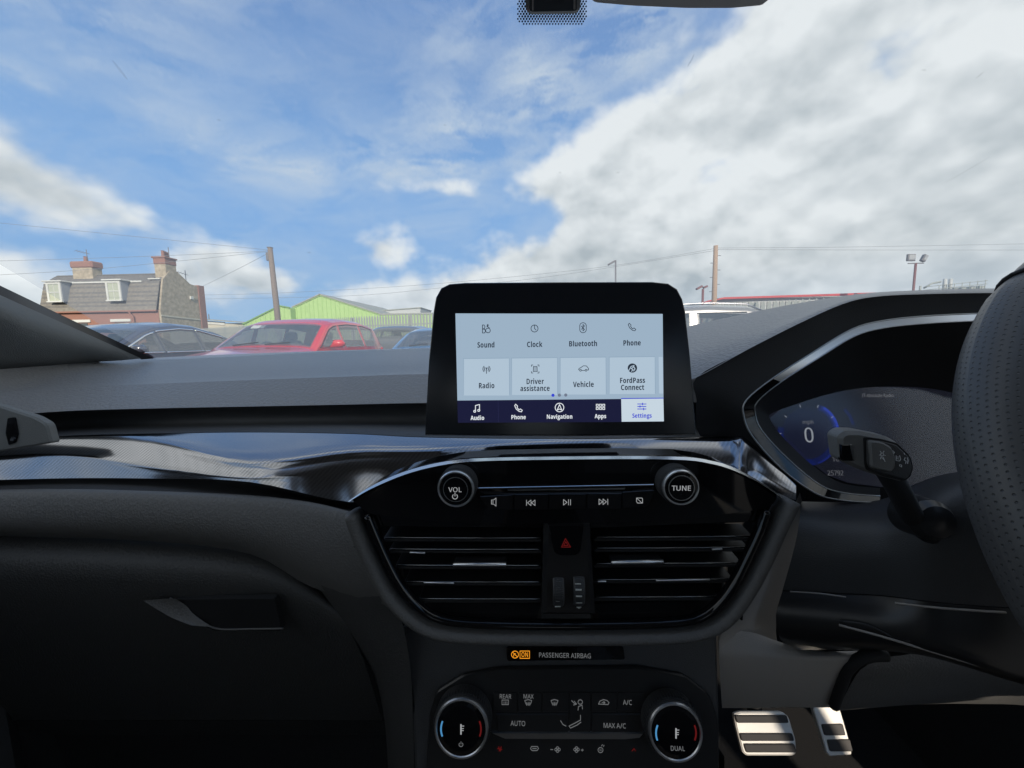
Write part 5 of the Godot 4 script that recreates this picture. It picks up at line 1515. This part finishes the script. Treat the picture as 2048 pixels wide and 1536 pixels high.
	for p: Array in [[706, 1024], [722, 1068], [746, 1122], [780, 1184], [822, 1228], [872, 1256], [960, 1266], [1130, 1268], [1300, 1266], [1395, 1257], [1450, 1228], [1492, 1172], [1526, 1108], [1552, 1050], [1578, 998]]:
		outer.append(at3(f, p[0], p[1], -0.004))
	tube("outer_lip", M.lower_pad, t, spline(outer, 4), 0.0062, 12, 1.9, Vector3.BACK)


func climate_panel() -> void:
	var f := frame(1130, 1440, 0.350, 16.0)
	var t := thing("climate_control_panel", "black climate panel with two chrome ringed temperature dials below the vents", "control panel", f)
	plate("body", M.plastic, t, rounded(shape(f, [800, 1262, 1441, 1262, 1446, 1420, 1449, 1640, 828, 1640, 820, 1420]), [0.0], 2), -0.09, -0.006, 0.003)
	plate("fascia", M.satin, t, rounded(shape(f, [858, 1430, 872, 1385, 925, 1352, 1000, 1338, 1280, 1336, 1370, 1352, 1420, 1390, 1438, 1440, 1442, 1640, 846, 1640]), [0.004], 3), -0.006, -0.001, 0.0012)
	var lamp := plate("indicator_strip", M.gloss, t, rounded(shape(f, [1012, 1299, 1248, 1297, 1252, 1323, 1014, 1326]), [0.002], 3), -0.006, -0.0035)
	var zl := -0.0033
	words("lighted_lettering", "PASSENGER AIRBAG", M.dim_print, lamp, f, 1129.5, 1311, 8.6, zl, 0.98)
	ink("airbag_light", M.lit_amber, lamp, f, [circle(1030, 1309, 7.0), [1025, 1304, 1035, 1314], [1027, 1313, 1028, 1308, 1031, 1307], [1040, 1302, 1059, 1302, 1059, 1316.5, 1040, 1316.5, 1040, 1302]], 1.1, zl)
	words("airbag_light_lettering", "ON", M.lit_amber, lamp, f, 1049.5, 1309.3, 8.2, zl, 0.84)
	var dz := 0.018
	for g: Array in [[922, 1458, "temperature_dial"], [1352, 1466, "temperature_dial"]]:
		var k := knob(g[2], t, f, g[0], g[1], 53.0, dz)
		var zf := dz * 0.975
		var x: float = g[0]
		var y: float = g[1]
		ink("cold_mark_light", M.blue_print, k, f, [circle(x, y, 40, 160, 202, 10)], 3.0, zf)
		ink("hot_mark_light", M.red_print, k, f, [circle(x, y, 40, -22, 20, 10)], 3.0, zf)
		ink("lighted_symbol", M.print, k, f, [[x, y - 9, x, y + 10]], 2.6, zf)
		ink("lighted_symbol", M.print, k, f, [[x + 1, y - 6, x + 6, y - 6], [x + 1, y - 1, x + 5, y - 1], [x + 1, y + 3, x + 5, y + 3]], 1.1, zf)
		if x < 1000:
			ink("lighted_symbol", M.dim_print, k, f, [circle(x, y + 31, 4.0, -50, 230, 12), [x, y + 25, x, y + 30]], 1.1, zf)
		else:
			words("lighted_lettering", "DUAL", M.dim_print, k, f, x + 3, y + 31, 8.0, zf, 1.0)
	var zb := 0.0006
	var keys := [[985, 1385, 1035], [1035, 1385, 1084], [1084, 1385, 1138], [1182, 1385, 1234], [1234, 1385, 1290]]
	for g: Array in keys:
		plate("button", M.satin, t, rounded(shape(f, [g[0] + 1, g[1], g[2] - 1, g[1], g[2] - 1, 1424, g[0] + 1, 1424]), [0.001], 2), -0.002, 0.0, 0.0004)
	plate("button", M.satin, t, shape(f, [992, 1428, 1136, 1428, 1136, 1466, 996, 1466]), -0.002, 0.0, 0.0004)
	plate("button", M.satin, t, shape(f, [1184, 1428, 1288, 1428, 1286, 1468, 1184, 1468]), -0.002, 0.0, 0.0004)
	plate("button", M.satin, t, shape(f, [1139, 1385, 1181, 1385, 1181, 1466, 1139, 1466]), -0.002, 0.0, 0.0004)
	words("lighted_lettering", "REAR", M.dim_print, t, f, 1010.5, 1393, 4.8, zb, 1.0)
	words("lighted_lettering", "MAX", M.dim_print, t, f, 1056.5, 1393, 4.8, zb, 1.0)
	words("lighted_lettering", "A/C", M.dim_print, t, f, 1255, 1405, 8.6, zb, 0.95)
	words("lighted_lettering", "AUTO", M.dim_print, t, f, 1036, 1447, 8.8, zb, 0.95)
	words("lighted_lettering", "MAX A/C", M.dim_print, t, f, 1229, 1451.5, 8.6, zb, 0.98)
	ink("lighted_symbol", M.dim_print, t, f, [[1004, 1400, 1017, 1400, 1017, 1409, 1004, 1409, 1004, 1400], [1008, 1403, 1008, 1407], [1011, 1403, 1011, 1407], [1014, 1403, 1014, 1407]], 1.1, zb)
	for x in [1056.5, 1109.0]:
		ink("lighted_symbol", M.dim_print, t, f, [[x - 7, 1401, x, 1399, x + 7, 1401, x + 4.5, 1408, x - 4.5, 1408, x - 7, 1401], [x - 3, 1404, x - 3, 1411], [x, 1404, x, 1411], [x + 3, 1404, x + 3, 1411]], 1.1, zb)
	ink("lighted_symbol", M.dim_print, t, f, [circle(1160.5, 1404, 4.4), [1156, 1420, 1157, 1413, 1164, 1410, 1165, 1418], [1161, 1430, 1161, 1440, 1150, 1446, 1138, 1452, 1141, 1456, 1154, 1450, 1162, 1444], [1143, 1401, 1149, 1407, 1153, 1408], [1121, 1441, 1126, 1449, 1132, 1452], [1148, 1402, 1153, 1408, 1147, 1410]], 1.2, zb)
	ink("lighted_symbol", M.dim_print, t, f, [[1197, 1408, 1200, 1402, 1207, 1399, 1214, 1401, 1218, 1405, 1216, 1409, 1197, 1408], [1204, 1405, 1210, 1405], [1207, 1402, 1210, 1405, 1207, 1408]], 1.2, zb)
	plate("chrome_bar", M.brushed, t, shape(f, [980, 1465, 1290, 1465.5, 1280, 1478, 1250, 1481, 1010, 1480], 0.001), -0.002, 0.0012, 0.0011, 0.002)
	ink("lighted_symbol", M.red_print, t, f, [[995, 1497, 1004, 1499], [997, 1493, 1001, 1502], [1003, 1493, 998, 1502]], 1.4, -0.0006)
	for x in [1069.0]:
		ink("lighted_symbol", M.dim_print, t, f, [[x - 8, 1497, x - 6, 1493, x + 6, 1493, x + 8, 1497, x + 5, 1501, x - 5, 1501, x - 8, 1497], [x - 4, 1497, x + 4, 1497]], 1.1, -0.0006)
	for x in [1115.0, 1153.0]:
		var fan := []
		for k in 4:
			fan.append(circle(x + 3 * cos(k * PI / 2), 1499 + 3 * sin(k * PI / 2), 2.6, 0, 360, 10))
		fan.append([x - 14, 1499, x - 9, 1499] if x < 1130 else [x + 9, 1500, x + 14, 1500])
		if x > 1130:
			fan.append([x + 11.5, 1497.5, x + 11.5, 1502.5])
		ink("lighted_symbol", M.dim_print, t, f, fan, 1.0, -0.0006)
	ink("lighted_symbol", M.dim_print, t, f, [circle(1201, 1500, 5.0), [1199, 1500, 1203, 1500], [1203, 1492, 1205, 1489], [1207, 1493, 1208, 1490]], 1.1, -0.0006)
	ink("lighted_symbol", M.red_print, t, f, [[1264, 1502, 1268, 1497, 1271, 1502]], 1.2, -0.0006)


func instrument_cluster() -> void:
	var h := thing("instrument_hood", "grained grey hood over the driver's instruments", "instrument hood", Transform3D(Basis(), Vector3.ZERO))
	loft("hood_top", M.pad, h, [
		pts([1330, 668, 0.72, 1380, 652, 0.66, 1460, 634, 0.62, 1540, 617, 0.58, 1640, 599, 0.55, 1737, 586, 0.53, 1850, 580, 0.52, 1969, 577, 0.51, 2130, 577, 0.50]),
		pts([1330, 715, 0.50, 1388, 700, 0.48, 1480, 668, 0.46, 1575, 636, 0.445, 1670, 604, 0.43, 1750, 588, 0.42, 1855, 582, 0.41, 1970, 579, 0.40, 2130, 578, 0.39]),
		pts([1330, 752, 0.45, 1390, 733, 0.43, 1486, 688, 0.415, 1586, 643, 0.40, 1682, 604, 0.39, 1754, 589.5, 0.385, 1858, 584, 0.38, 1972, 582, 0.375, 2130, 581, 0.37]),
		pts([1330, 775, 0.43, 1393, 755, 0.41, 1490, 702, 0.395, 1592, 650, 0.385, 1686, 608, 0.38, 1755, 593, 0.376, 1860, 588, 0.372, 1973, 586, 0.368, 2130, 585, 0.364])], 4, 3)
	loft("hood_face", M.hood_black, h, [
		pts([1570, 975, 0.40, 1475, 885, 0.42, 1400, 872, 0.42, 1393, 800, 0.415, 1393, 755, 0.411, 1490, 702, 0.396, 1592, 650, 0.386, 1686, 608, 0.381, 1755, 593, 0.377, 1860, 588, 0.373, 1973, 586, 0.369, 2130, 585, 0.365]),
		pts([1590, 970, 0.395, 1520, 905, 0.40, 1460, 850, 0.408, 1440, 812, 0.404, 1450, 776, 0.40, 1520, 724, 0.394, 1610, 674, 0.388, 1694, 632, 0.384, 1758, 614, 0.38, 1855, 607, 0.376, 1976, 604, 0.372, 2130, 602, 0.368]),
		pts([1628, 985, 0.39, 1560, 935, 0.392, 1503, 870, 0.395, 1487, 830, 0.395, 1493, 800, 0.394, 1545, 757, 0.392, 1625, 705, 0.389, 1702, 659, 0.386, 1762, 642, 0.383, 1850, 632, 0.379, 1980, 626, 0.375, 2130, 622, 0.371])], 4)
	var f := frame(1690, 880, 0.415, 16.0)
	var t := thing("instrument_cluster", "dim blue digital instrument cluster behind the steering wheel", "instrument cluster", f)
	var inv := f.affine_inverse()
	var ring := func(list: Array) -> PackedVector3Array:
		var p := pts(list)
		for i in p.size():
			p[i] = inv * p[i]
		return p
	var o1 := [1760, 1006, 0.386, 1680, 1000, 0.388, 1628, 985, 0.390, 1560, 935, 0.392, 1503, 870, 0.395, 1487, 830, 0.395, 1493, 800, 0.394, 1545, 757, 0.392, 1625, 705, 0.389, 1702, 659, 0.386, 1762, 642, 0.383, 1850, 632, 0.379, 1980, 626, 0.375, 2130, 622, 0.371]
	var o2 := [1760, 992, 0.392, 1690, 986, 0.394, 1640, 970, 0.396, 1578, 920, 0.398, 1524, 862, 0.4, 1510, 826, 0.4, 1516, 802, 0.3975, 1562, 764, 0.3932, 1636, 717, 0.3884, 1708, 673, 0.3854, 1768, 656, 0.3824, 1854, 647, 0.3784, 1980, 641, 0.3744, 2130, 637, 0.3704]
	var o3 := [1760, 976, 0.43, 1700, 970, 0.418, 1660, 955, 0.42, 1610, 918, 0.425, 1560, 868, 0.435, 1540, 838, 0.44, 1545, 826, 0.445, 1600, 806, 0.45, 1660, 788, 0.45, 1720, 777, 0.45, 1780, 773, 0.445, 1860, 777, 0.44, 1960, 795, 0.43, 2130, 810, 0.42]
	loft("bezel", M.gloss, t, [ring.call(o1.slice(0, 24)), ring.call(o2.slice(0, 24))], 4)
	loft("bright_bezel_top", M.satin_chrome, t, [ring.call(o1.slice(21)), ring.call(o2.slice(21))], 4)  # same band in brighter metal, painting in its reflected light
	loft("inner_shroud", M.black, t, [ring.call(o2), ring.call(o3)], 4)
	tube("bezel_trim", M.brushed, t, spline(ring.call(o1), 4), 0.0008, 6)
	tube("bezel_trim", M.brushed, t, spline(ring.call(o2), 4), 0.0007, 6)
	var g := frame(1700, 890, 0.445, 14.0)
	var local := inv * g
	var view := plate("display", M.cluster_page, t, shape(g, [1530, 836, 1560, 815, 1640, 780, 1740, 765, 1860, 768, 2160, 790, 2160, 975, 1760, 974, 1700, 966, 1660, 951, 1610, 914, 1560, 864]), -0.004, 0.0)
	view.transform = local
	var z := 0.0004
	var cx := 1617.0
	var cy := 868.0
	lathe("display_gauge", M.cluster_dial, view, [[0.0300, -0.0002], [0.0300, 0.0002], [0.0, 0.0002]], at3(g, cx, cy, z), Basis(), 48)
	ink("display_ring", M.cluster_deep, view, g, [circle(cx, cy, 56, -66, 190, 40, 1.02)], 12.0, z + 0.0002)
	ink("display_ring", M.cluster_mid, view, g, [circle(cx, cy, 57.5, -62, 70, 30, 1.02)], 8.0, z + 0.0003)
	ink("display_ring", M.cluster_blue, view, g, [circle(cx, cy, 59.5, -58, 40, 24, 1.02)], 5.0, z + 0.0004)
	ink("display_ring", M.cluster_deep, view, g, [circle(cx, cy + 4, 50, 10, 170, 24, 1.02)], 9.0, z + 0.0005)
	words("display_lettering", "0", M.cluster_white, view, g, cx + 1, cy + 2, 30.0, z + 0.001, 0.9)
	words("display_lettering", "mph", M.cluster_dim, view, g, cx - 1, cy - 24, 8.0, z + 0.001, 1.0)
	words("display_lettering", "25792", M.cluster_dim, view, g, 1671, 946, 10.0, z + 0.001, 0.85)
	words("display_lettering", "16", M.cluster_dim, view, g, 1671, 918, 10.5, z + 0.001, 0.9)
	words("display_lettering", "0", M.cluster_dim, view, g, 1528, 838, 9.0, z + 0.001, 0.9)
	ink("display_symbol", M.cluster_dim, view, g, [[1725, 795, 1725, 788, 1729, 787, 1729, 794]], 1.2, z + 0.001)
	words("display_lettering", "Absolute Radio", M.cluster_dim, view, g, 1760, 791, 7.0, z + 0.001, 0.82)
	var cover := plate("cover_glass", M.cover_glass, t, shape(g, [1534, 838, 1560, 818, 1640, 783, 1740, 768, 1860, 771, 2160, 793, 2160, 974, 1760, 973, 1700, 965, 1660, 950, 1610, 913, 1560, 866]), 0.003, 0.0045)
	cover.transform = local
	var ticks := []
	for k in 7:
		var a := deg_to_rad(145.0 + k * 36.0)
		ticks.append([cx + cos(a) * 55, cy + sin(a) * 56, cx + cos(a) * 60, cy + sin(a) * 61])
	ink("display_tick", M.cluster_white, view, g, ticks, 1.3, z + 0.001)
	ink("display_ring", M.cluster_deep, view, g, [[1690, 820, 1700, 832, 1706, 848]], 6.0, z + 0.0003)


func driver_side() -> void:
	# steering wheel
	var tilt := deg_to_rad(25.0)
	var at := Transform3D(Basis(Vector3.RIGHT, -tilt), eye + Vector3(0.44, -0.10, -0.20))
	var w := thing("steering_wheel_assembly", "black perforated leather steering wheel rim at the right edge", "steering wheel", at)
	rim_part(w, "rim_grip", M.grip, 131.4, 236.0, true)
	rim_part(w, "rim_top", M.hide, 48.6, 130.6, false)
	rim_part(w, "rim_grip", M.grip, -56.0, 47.8, true)
	rim_part(w, "rim_bottom", M.hide, 236.8, 303.2, false)
	for a in [131.0, 236.4, 48.2, 303.6]:
		var p := Vector3(cos(deg_to_rad(a)), sin(deg_to_rad(a)), 0)
		var seam := PackedVector3Array()
		var rr := 0.0209
		for k in 25:
			var b := TAU * k / 24
			seam.append(p * 0.18 + p * cos(b) * rr + Vector3(0, 0, sin(b) * rr))
		tube("seam", M.rubber, w, seam, 0.0013, 6)
	lathe("hub", M.plastic, w, [[0.082, -0.03], [0.080, 0.0], [0.070, 0.016], [0.04, 0.024], [0.0, 0.026]], Vector3(0, -0.005, -0.012), Basis(), 40)
	for a in [186.0, -6.0]:
		var u := Vector3(cos(deg_to_rad(a)), sin(deg_to_rad(a)), 0)
		box("spoke", M.satin, w, u * 0.122 + Vector3(0, 0, -0.012), Vector3(0.10, 0.055, 0.022), 0.008, Basis(Vector3.BACK, deg_to_rad(a)))
	box("spoke", M.satin, w, Vector3(0, -0.122, -0.012), Vector3(0.06, 0.10, 0.02), 0.008)

	# steering column cowl and what hangs round it
	var c := thing("steering_column_cowl", "black steering column cowl below the instrument cluster", "steering column", Transform3D(Basis(), Vector3.ZERO))
	loft("upper_cowl", M.plastic, c, [
		pts([1600, 1003, 0.41, 1680, 1004, 0.40, 1760, 1000, 0.385, 1830, 968, 0.36, 1900, 946, 0.345, 2000, 940, 0.335, 2200, 940, 0.33]),
		pts([1600, 1030, 0.385, 1680, 1030, 0.37, 1770, 1020, 0.35, 1835, 990, 0.33, 1905, 966, 0.318, 2000, 958, 0.31, 2200, 956, 0.305]),
		pts([1590, 1090, 0.375, 1680, 1090, 0.355, 1770, 1080, 0.335, 1840, 1060, 0.315, 1910, 1040, 0.303, 2000, 1035, 0.295, 2200, 1035, 0.29]),
		pts([1565, 1180, 0.38, 1660, 1185, 0.36, 1760, 1190, 0.34, 1840, 1200, 0.32, 1920, 1208, 0.31, 2010, 1214, 0.302, 2200, 1220, 0.297])], 4, 3)
	loft("lower_cowl", M.satin, c, [
		pts([1565, 1182, 0.381, 1660, 1187, 0.361, 1760, 1192, 0.341, 1840, 1202, 0.321, 1920, 1210, 0.311, 2010, 1216, 0.303, 2200, 1222, 0.298]),
		pts([1552, 1230, 0.375, 1650, 1236, 0.355, 1750, 1252, 0.335, 1840, 1272, 0.318, 1920, 1294, 0.308, 2020, 1325, 0.30, 2200, 1370, 0.295]),
		pts([1560, 1278, 0.38, 1650, 1284, 0.36, 1750, 1290, 0.342, 1845, 1305, 0.325, 1930, 1328, 0.313, 2030, 1360, 0.305, 2200, 1402, 0.30]),
		pts([1590, 1300, 0.42, 1660, 1300, 0.40, 1750, 1300, 0.385, 1850, 1312, 0.37, 1935, 1335, 0.36, 2035, 1366, 0.355, 2200, 1410, 0.35])], 4, 3)
	tube("cowl_seam", M.grey_plastic, c, spline(pts([1580, 1183, 0.372, 1640, 1187, 0.360, 1692, 1194, 0.350]), 4), 0.0006, 6)
	tube("cowl_seam", M.grey_plastic, c, spline(pts([1790, 1206, 0.330, 1880, 1216, 0.313, 2012, 1225, 0.300]), 4), 0.0009, 6)
	tube("cowl_edge_highlight", M.grey_plastic, c, spline(pts([1678, 1250, 0.345, 1760, 1272, 0.330, 1860, 1302, 0.318, 1940, 1326, 0.309, 2060, 1360, 0.300]), 4), 0.0010, 6)  # paler tubes painting the light caught along the cowl's edge
	tube("cowl_edge_highlight", M.plastic, c, spline(pts([1680, 1242, 0.346, 1735, 1250, 0.335, 1790, 1276, 0.328, 1820, 1282, 0.322]), 4), 0.0006, 6)
	var f := frame(1862, 1040, 0.30, 10.0, -10.0)
	var lock := lathe("control_pod", M.satin, c, [[0.0165, -0.02], [0.0155, 0.0], [0.012, 0.006], [0.009, 0.007], [0.0, 0.010]], Vector3.ZERO, Basis(), 32)
	lock.transform = f

	# indicator stalk
	f = frame(1765, 918, 0.268, 0.0, -6.0)
	var s := thing("indicator_stalk", "grey tipped indicator stalk with light symbols in front of the instruments", "indicator stalk", f)
	plate("end_cap", M.stalk, s, rounded(shape(f, [1678, 874, 1692, 863, 1720, 863, 1778, 874, 1800, 888, 1812, 903, 1826, 932, 1822, 955, 1808, 965, 1765, 955, 1720, 940, 1684, 922]), [0.0025], 3), -0.013, 0.0, 0.0025)
	plate("frame_groove", M.black, s, rounded(shape(f, [1726, 873, 1760, 877, 1794, 886, 1820, 912, 1826, 934, 1820, 954, 1808, 962, 1766, 952, 1732, 940, 1728, 928]), [0.0018], 3), -0.002, 0.0006, 0.0003)
	var face := plate("face", M.plastic, s, rounded(shape(f, [1731, 878, 1760, 881, 1790, 889, 1816, 914, 1822, 934, 1817, 951, 1807, 958, 1768, 948, 1737, 936, 1732, 926]), [0.0018], 3), 0.0, 0.0014, 0.0006)
	plate("rocker", M.stalk, s, rounded(shape(f, [1732, 879, 1758, 882, 1776, 892, 1785, 914, 1783, 934, 1775, 942, 1736, 933]), [0.0018], 3), 0.0012, 0.0034, 0.0010)
	plate("push_button", M.gloss, s, shape(f, [1682, 889, 1702, 889, 1708, 921, 1684, 921]), -0.004, 0.0008, 0.0004)
	plate("push_button_edge", M.brushed, s, shape(f, [1700, 889, 1704, 889, 1710, 920, 1706, 920], 0.001), 0.0, 0.0012, 0.0002)
	var zi := 0.0036
	ink("light_symbol", M.stalk_print, s, f, [circle(1764, 909, 3.0), [1760, 902, 1762, 905], [1768, 902, 1766, 905], [1758, 910, 1761, 910], [1767, 910, 1771, 911], [1762, 913, 1761, 918], [1766, 914, 1770, 923], [1763, 914, 1767, 919]], 1.1, zi)
	ink("light_symbol", M.stalk_print, s, f, [[1792, 911, 1792, 921, 1799, 922, 1801, 918, 1799, 911], [1793, 914, 1797, 914], [1793, 917, 1797, 918], [1785, 901, 1789, 905, 1787, 907, 1784, 902], [1799, 929, 1803, 930, 1803, 934, 1799, 932, 1799, 929]], 1.1, 0.0016)
	ink("light_symbol", M.stalk_print, s, f, [[1808, 906, 1809, 909], [1810, 915, 1808, 920, 1812, 922, 1811, 927], [1814, 915, 1816, 920, 1815, 927]], 1.1, 0.0016)
	var inv := f.affine_inverse()
	var arm := PackedVector3Array()
	for p: Vector3 in pts([1768, 930, 0.283, 1800, 985, 0.292, 1830, 1040, 0.305, 1900, 1110, 0.33]):
		arm.append(inv * p)
	tube("arm", M.hood_black, s, spline(arm, 4), 0.0075, 12)

	# knee panel, brake and accelerator
	var k := thing("knee_panel", "dull grey knee panel below the steering column beside the console", "panel", Transform3D(Basis(), Vector3.ZERO))
	loft("console_flank", M.grey_plastic, k, [
		pts([1600, 985, 0.40, 1548, 1100, 0.385, 1492, 1218, 0.375, 1442, 1270, 0.372, 1440, 1312, 0.372]),
		pts([1606, 1010, 0.42, 1588, 1100, 0.42, 1560, 1200, 0.415, 1552, 1262, 0.41, 1560, 1306, 0.40])], 4)
	loft("lower_flank", M.grey_plastic, k, [
		pts([1436, 1262, 0.380, 1500, 1264, 0.385, 1560, 1284, 0.390, 1620, 1302, 0.395, 1760, 1300, 0.400]),
		pts([1437, 1300, 0.372, 1500, 1302, 0.376, 1560, 1306, 0.380, 1620, 1312, 0.385, 1742, 1310, 0.392]),
		pts([1438, 1318, 0.371, 1500, 1318, 0.375, 1560, 1320, 0.379, 1620, 1322, 0.384, 1712, 1322, 0.390]),
		pts([1441, 1368, 0.390, 1500, 1368, 0.393, 1560, 1368, 0.397, 1610, 1368, 0.401, 1676, 1368, 0.405]),
		pts([1444, 1414, 0.415, 1500, 1413, 0.417, 1560, 1412, 0.420, 1610, 1412, 0.423, 1660, 1412, 0.427]),
		pts([1444, 1416, 0.46, 1500, 1416, 0.46, 1560, 1415, 0.46, 1610, 1415, 0.46, 1660, 1415, 0.46])], 4)
	loft("drop_panel", M.lower_pad, k, [
		pts([1758, 1316, 0.392, 1800, 1311, 0.390, 1864, 1306, 0.387, 1960, 1334, 0.380, 2060, 1368, 0.372, 2220, 1415, 0.365]),
		pts([1720, 1340, 0.392, 1790, 1338, 0.390, 1864, 1336, 0.388, 1960, 1352, 0.384, 2060, 1380, 0.378, 2220, 1420, 0.370]),
		pts([1700, 1372, 0.402, 1790, 1370, 0.400, 1864, 1366, 0.398, 1960, 1372, 0.394, 2060, 1392, 0.388, 2220, 1424, 0.380]),
		pts([1676, 1418, 0.425, 1790, 1408, 0.422, 1864, 1402, 0.42, 1960, 1400, 0.418, 2060, 1404, 0.414, 2220, 1430, 0.405]),
		pts([1676, 1420, 0.48, 1790, 1412, 0.48, 1864, 1408, 0.48, 1960, 1408, 0.48, 2060, 1412, 0.48, 2220, 1440, 0.48])], 4, 2)
	tube("cable_guide", M.rubber, k, spline(pts([1770, 1310, 0.385, 1735, 1312, 0.385, 1702, 1330, 0.390, 1684, 1366, 0.40, 1668, 1412, 0.42]), 5), [0.006, 0.006, 0.006, 0.006, 0.006, 0.006, 0.006, 0.0055, 0.0055, 0.0055, 0.0055, 0.0055, 0.005, 0.005, 0.005, 0.005, 0.005, 0.005, 0.005, 0.005, 0.005], 10)
	loft("flank_edge", M.carpet, k, [pts([1446, 1380, 0.44, 1448, 1450, 0.45, 1450, 1700, 0.47]), pts([1446, 1380, 0.75, 1448, 1450, 0.75, 1450, 1700, 0.75])], 3)

	f = frame(1532, 1468, 0.60, 34.0)
	var b := thing("brake_pedal", "wide metal brake pedal with three dark rubber bars", "pedal", f)
	plate("pedal_plate", M.steel, b, rounded(shape(f, [1468, 1428, 1480, 1424, 1566, 1424, 1578, 1434, 1592, 1480, 1594, 1506, 1588, 1512, 1494, 1512, 1486, 1506, 1472, 1452]), [0.003], 3), -0.008, 0.0, 0.002)
	for g: Array in [[1469, 1576, 1430, 1445, 4], [1478, 1587, 1466, 1481, 4], [1486, 1592, 1487, 1504, 5]]:
		plate("rubber_bar", M.pedal_rubber, b, rounded(shape(f, [g[0], g[2], g[1] - g[4], g[2], g[1], g[3], g[0] + g[4], g[3]]), [0.002], 2), -0.001, 0.003, 0.001)
	tube("pedal_arm", M.black, b, PackedVector3Array([Vector3(0.0, 0.01, -0.015), Vector3(0.0, 0.10, -0.05), Vector3(0.0, 0.22, -0.06)]), 0.012, 8)
	f = frame(1670, 1462, 0.62, 32.0)
	b = thing("accelerator_pedal", "narrow metal accelerator pedal with two dark rubber pads", "pedal", f)
	plate("pedal_plate", M.steel, b, rounded(shape(f, [1624, 1408, 1676, 1404, 1690, 1450, 1703, 1496, 1704, 1510, 1660, 1513, 1654, 1506]), [0.002], 3), -0.008, 0.0, 0.0015)
	for g: Array in [[1642, 1684, 1448, 1470], [1653, 1698, 1479, 1502]]:
		plate("rubber_pad", M.pedal_rubber, b, rounded(shape(f, [g[0], g[2], g[1], g[2] - 1, g[1] + 6, g[3], g[0] + 6, g[3]]), [0.002], 2), -0.001, 0.0025, 0.0008)


func rim_part(w: Node3D, called: String, m: Material, a0: float, a1: float, thick: bool) -> void:
	var n := 48
	var seg := 28
	var s := begin()
	for i in n:
		for k in seg:
			var c := [[i, k], [i + 1, k + 1], [i + 1, k], [i, k], [i, k + 1], [i + 1, k + 1]]
			for e: Array in c:
				var a: float = deg_to_rad(lerpf(a0, a1, float(e[0]) / n))
				var b: float = TAU * e[1] / seg
				var ends: float = minf(e[0], n - e[0]) / float(n)
				var rr := 0.0200 + (0.0014 * smoothstep(0.0, 0.04, ends) if thick else 0.0004)
				var u := Vector3(cos(a), sin(a), 0)
				s.set_uv(Vector2((a0 + (a1 - a0) * e[0] / n) / 360.0 * 1.131 / 0.0034 / 12.0, float(e[1]) / seg * 0.13 / 0.0034 / 12.0))
				s.add_vertex(u * (0.18 + cos(b) * rr) + Vector3(0, 0, sin(b) * rr))
	s.generate_normals()
	s.index()
	s.generate_tangents()
	put(s.commit(), called, m, w)
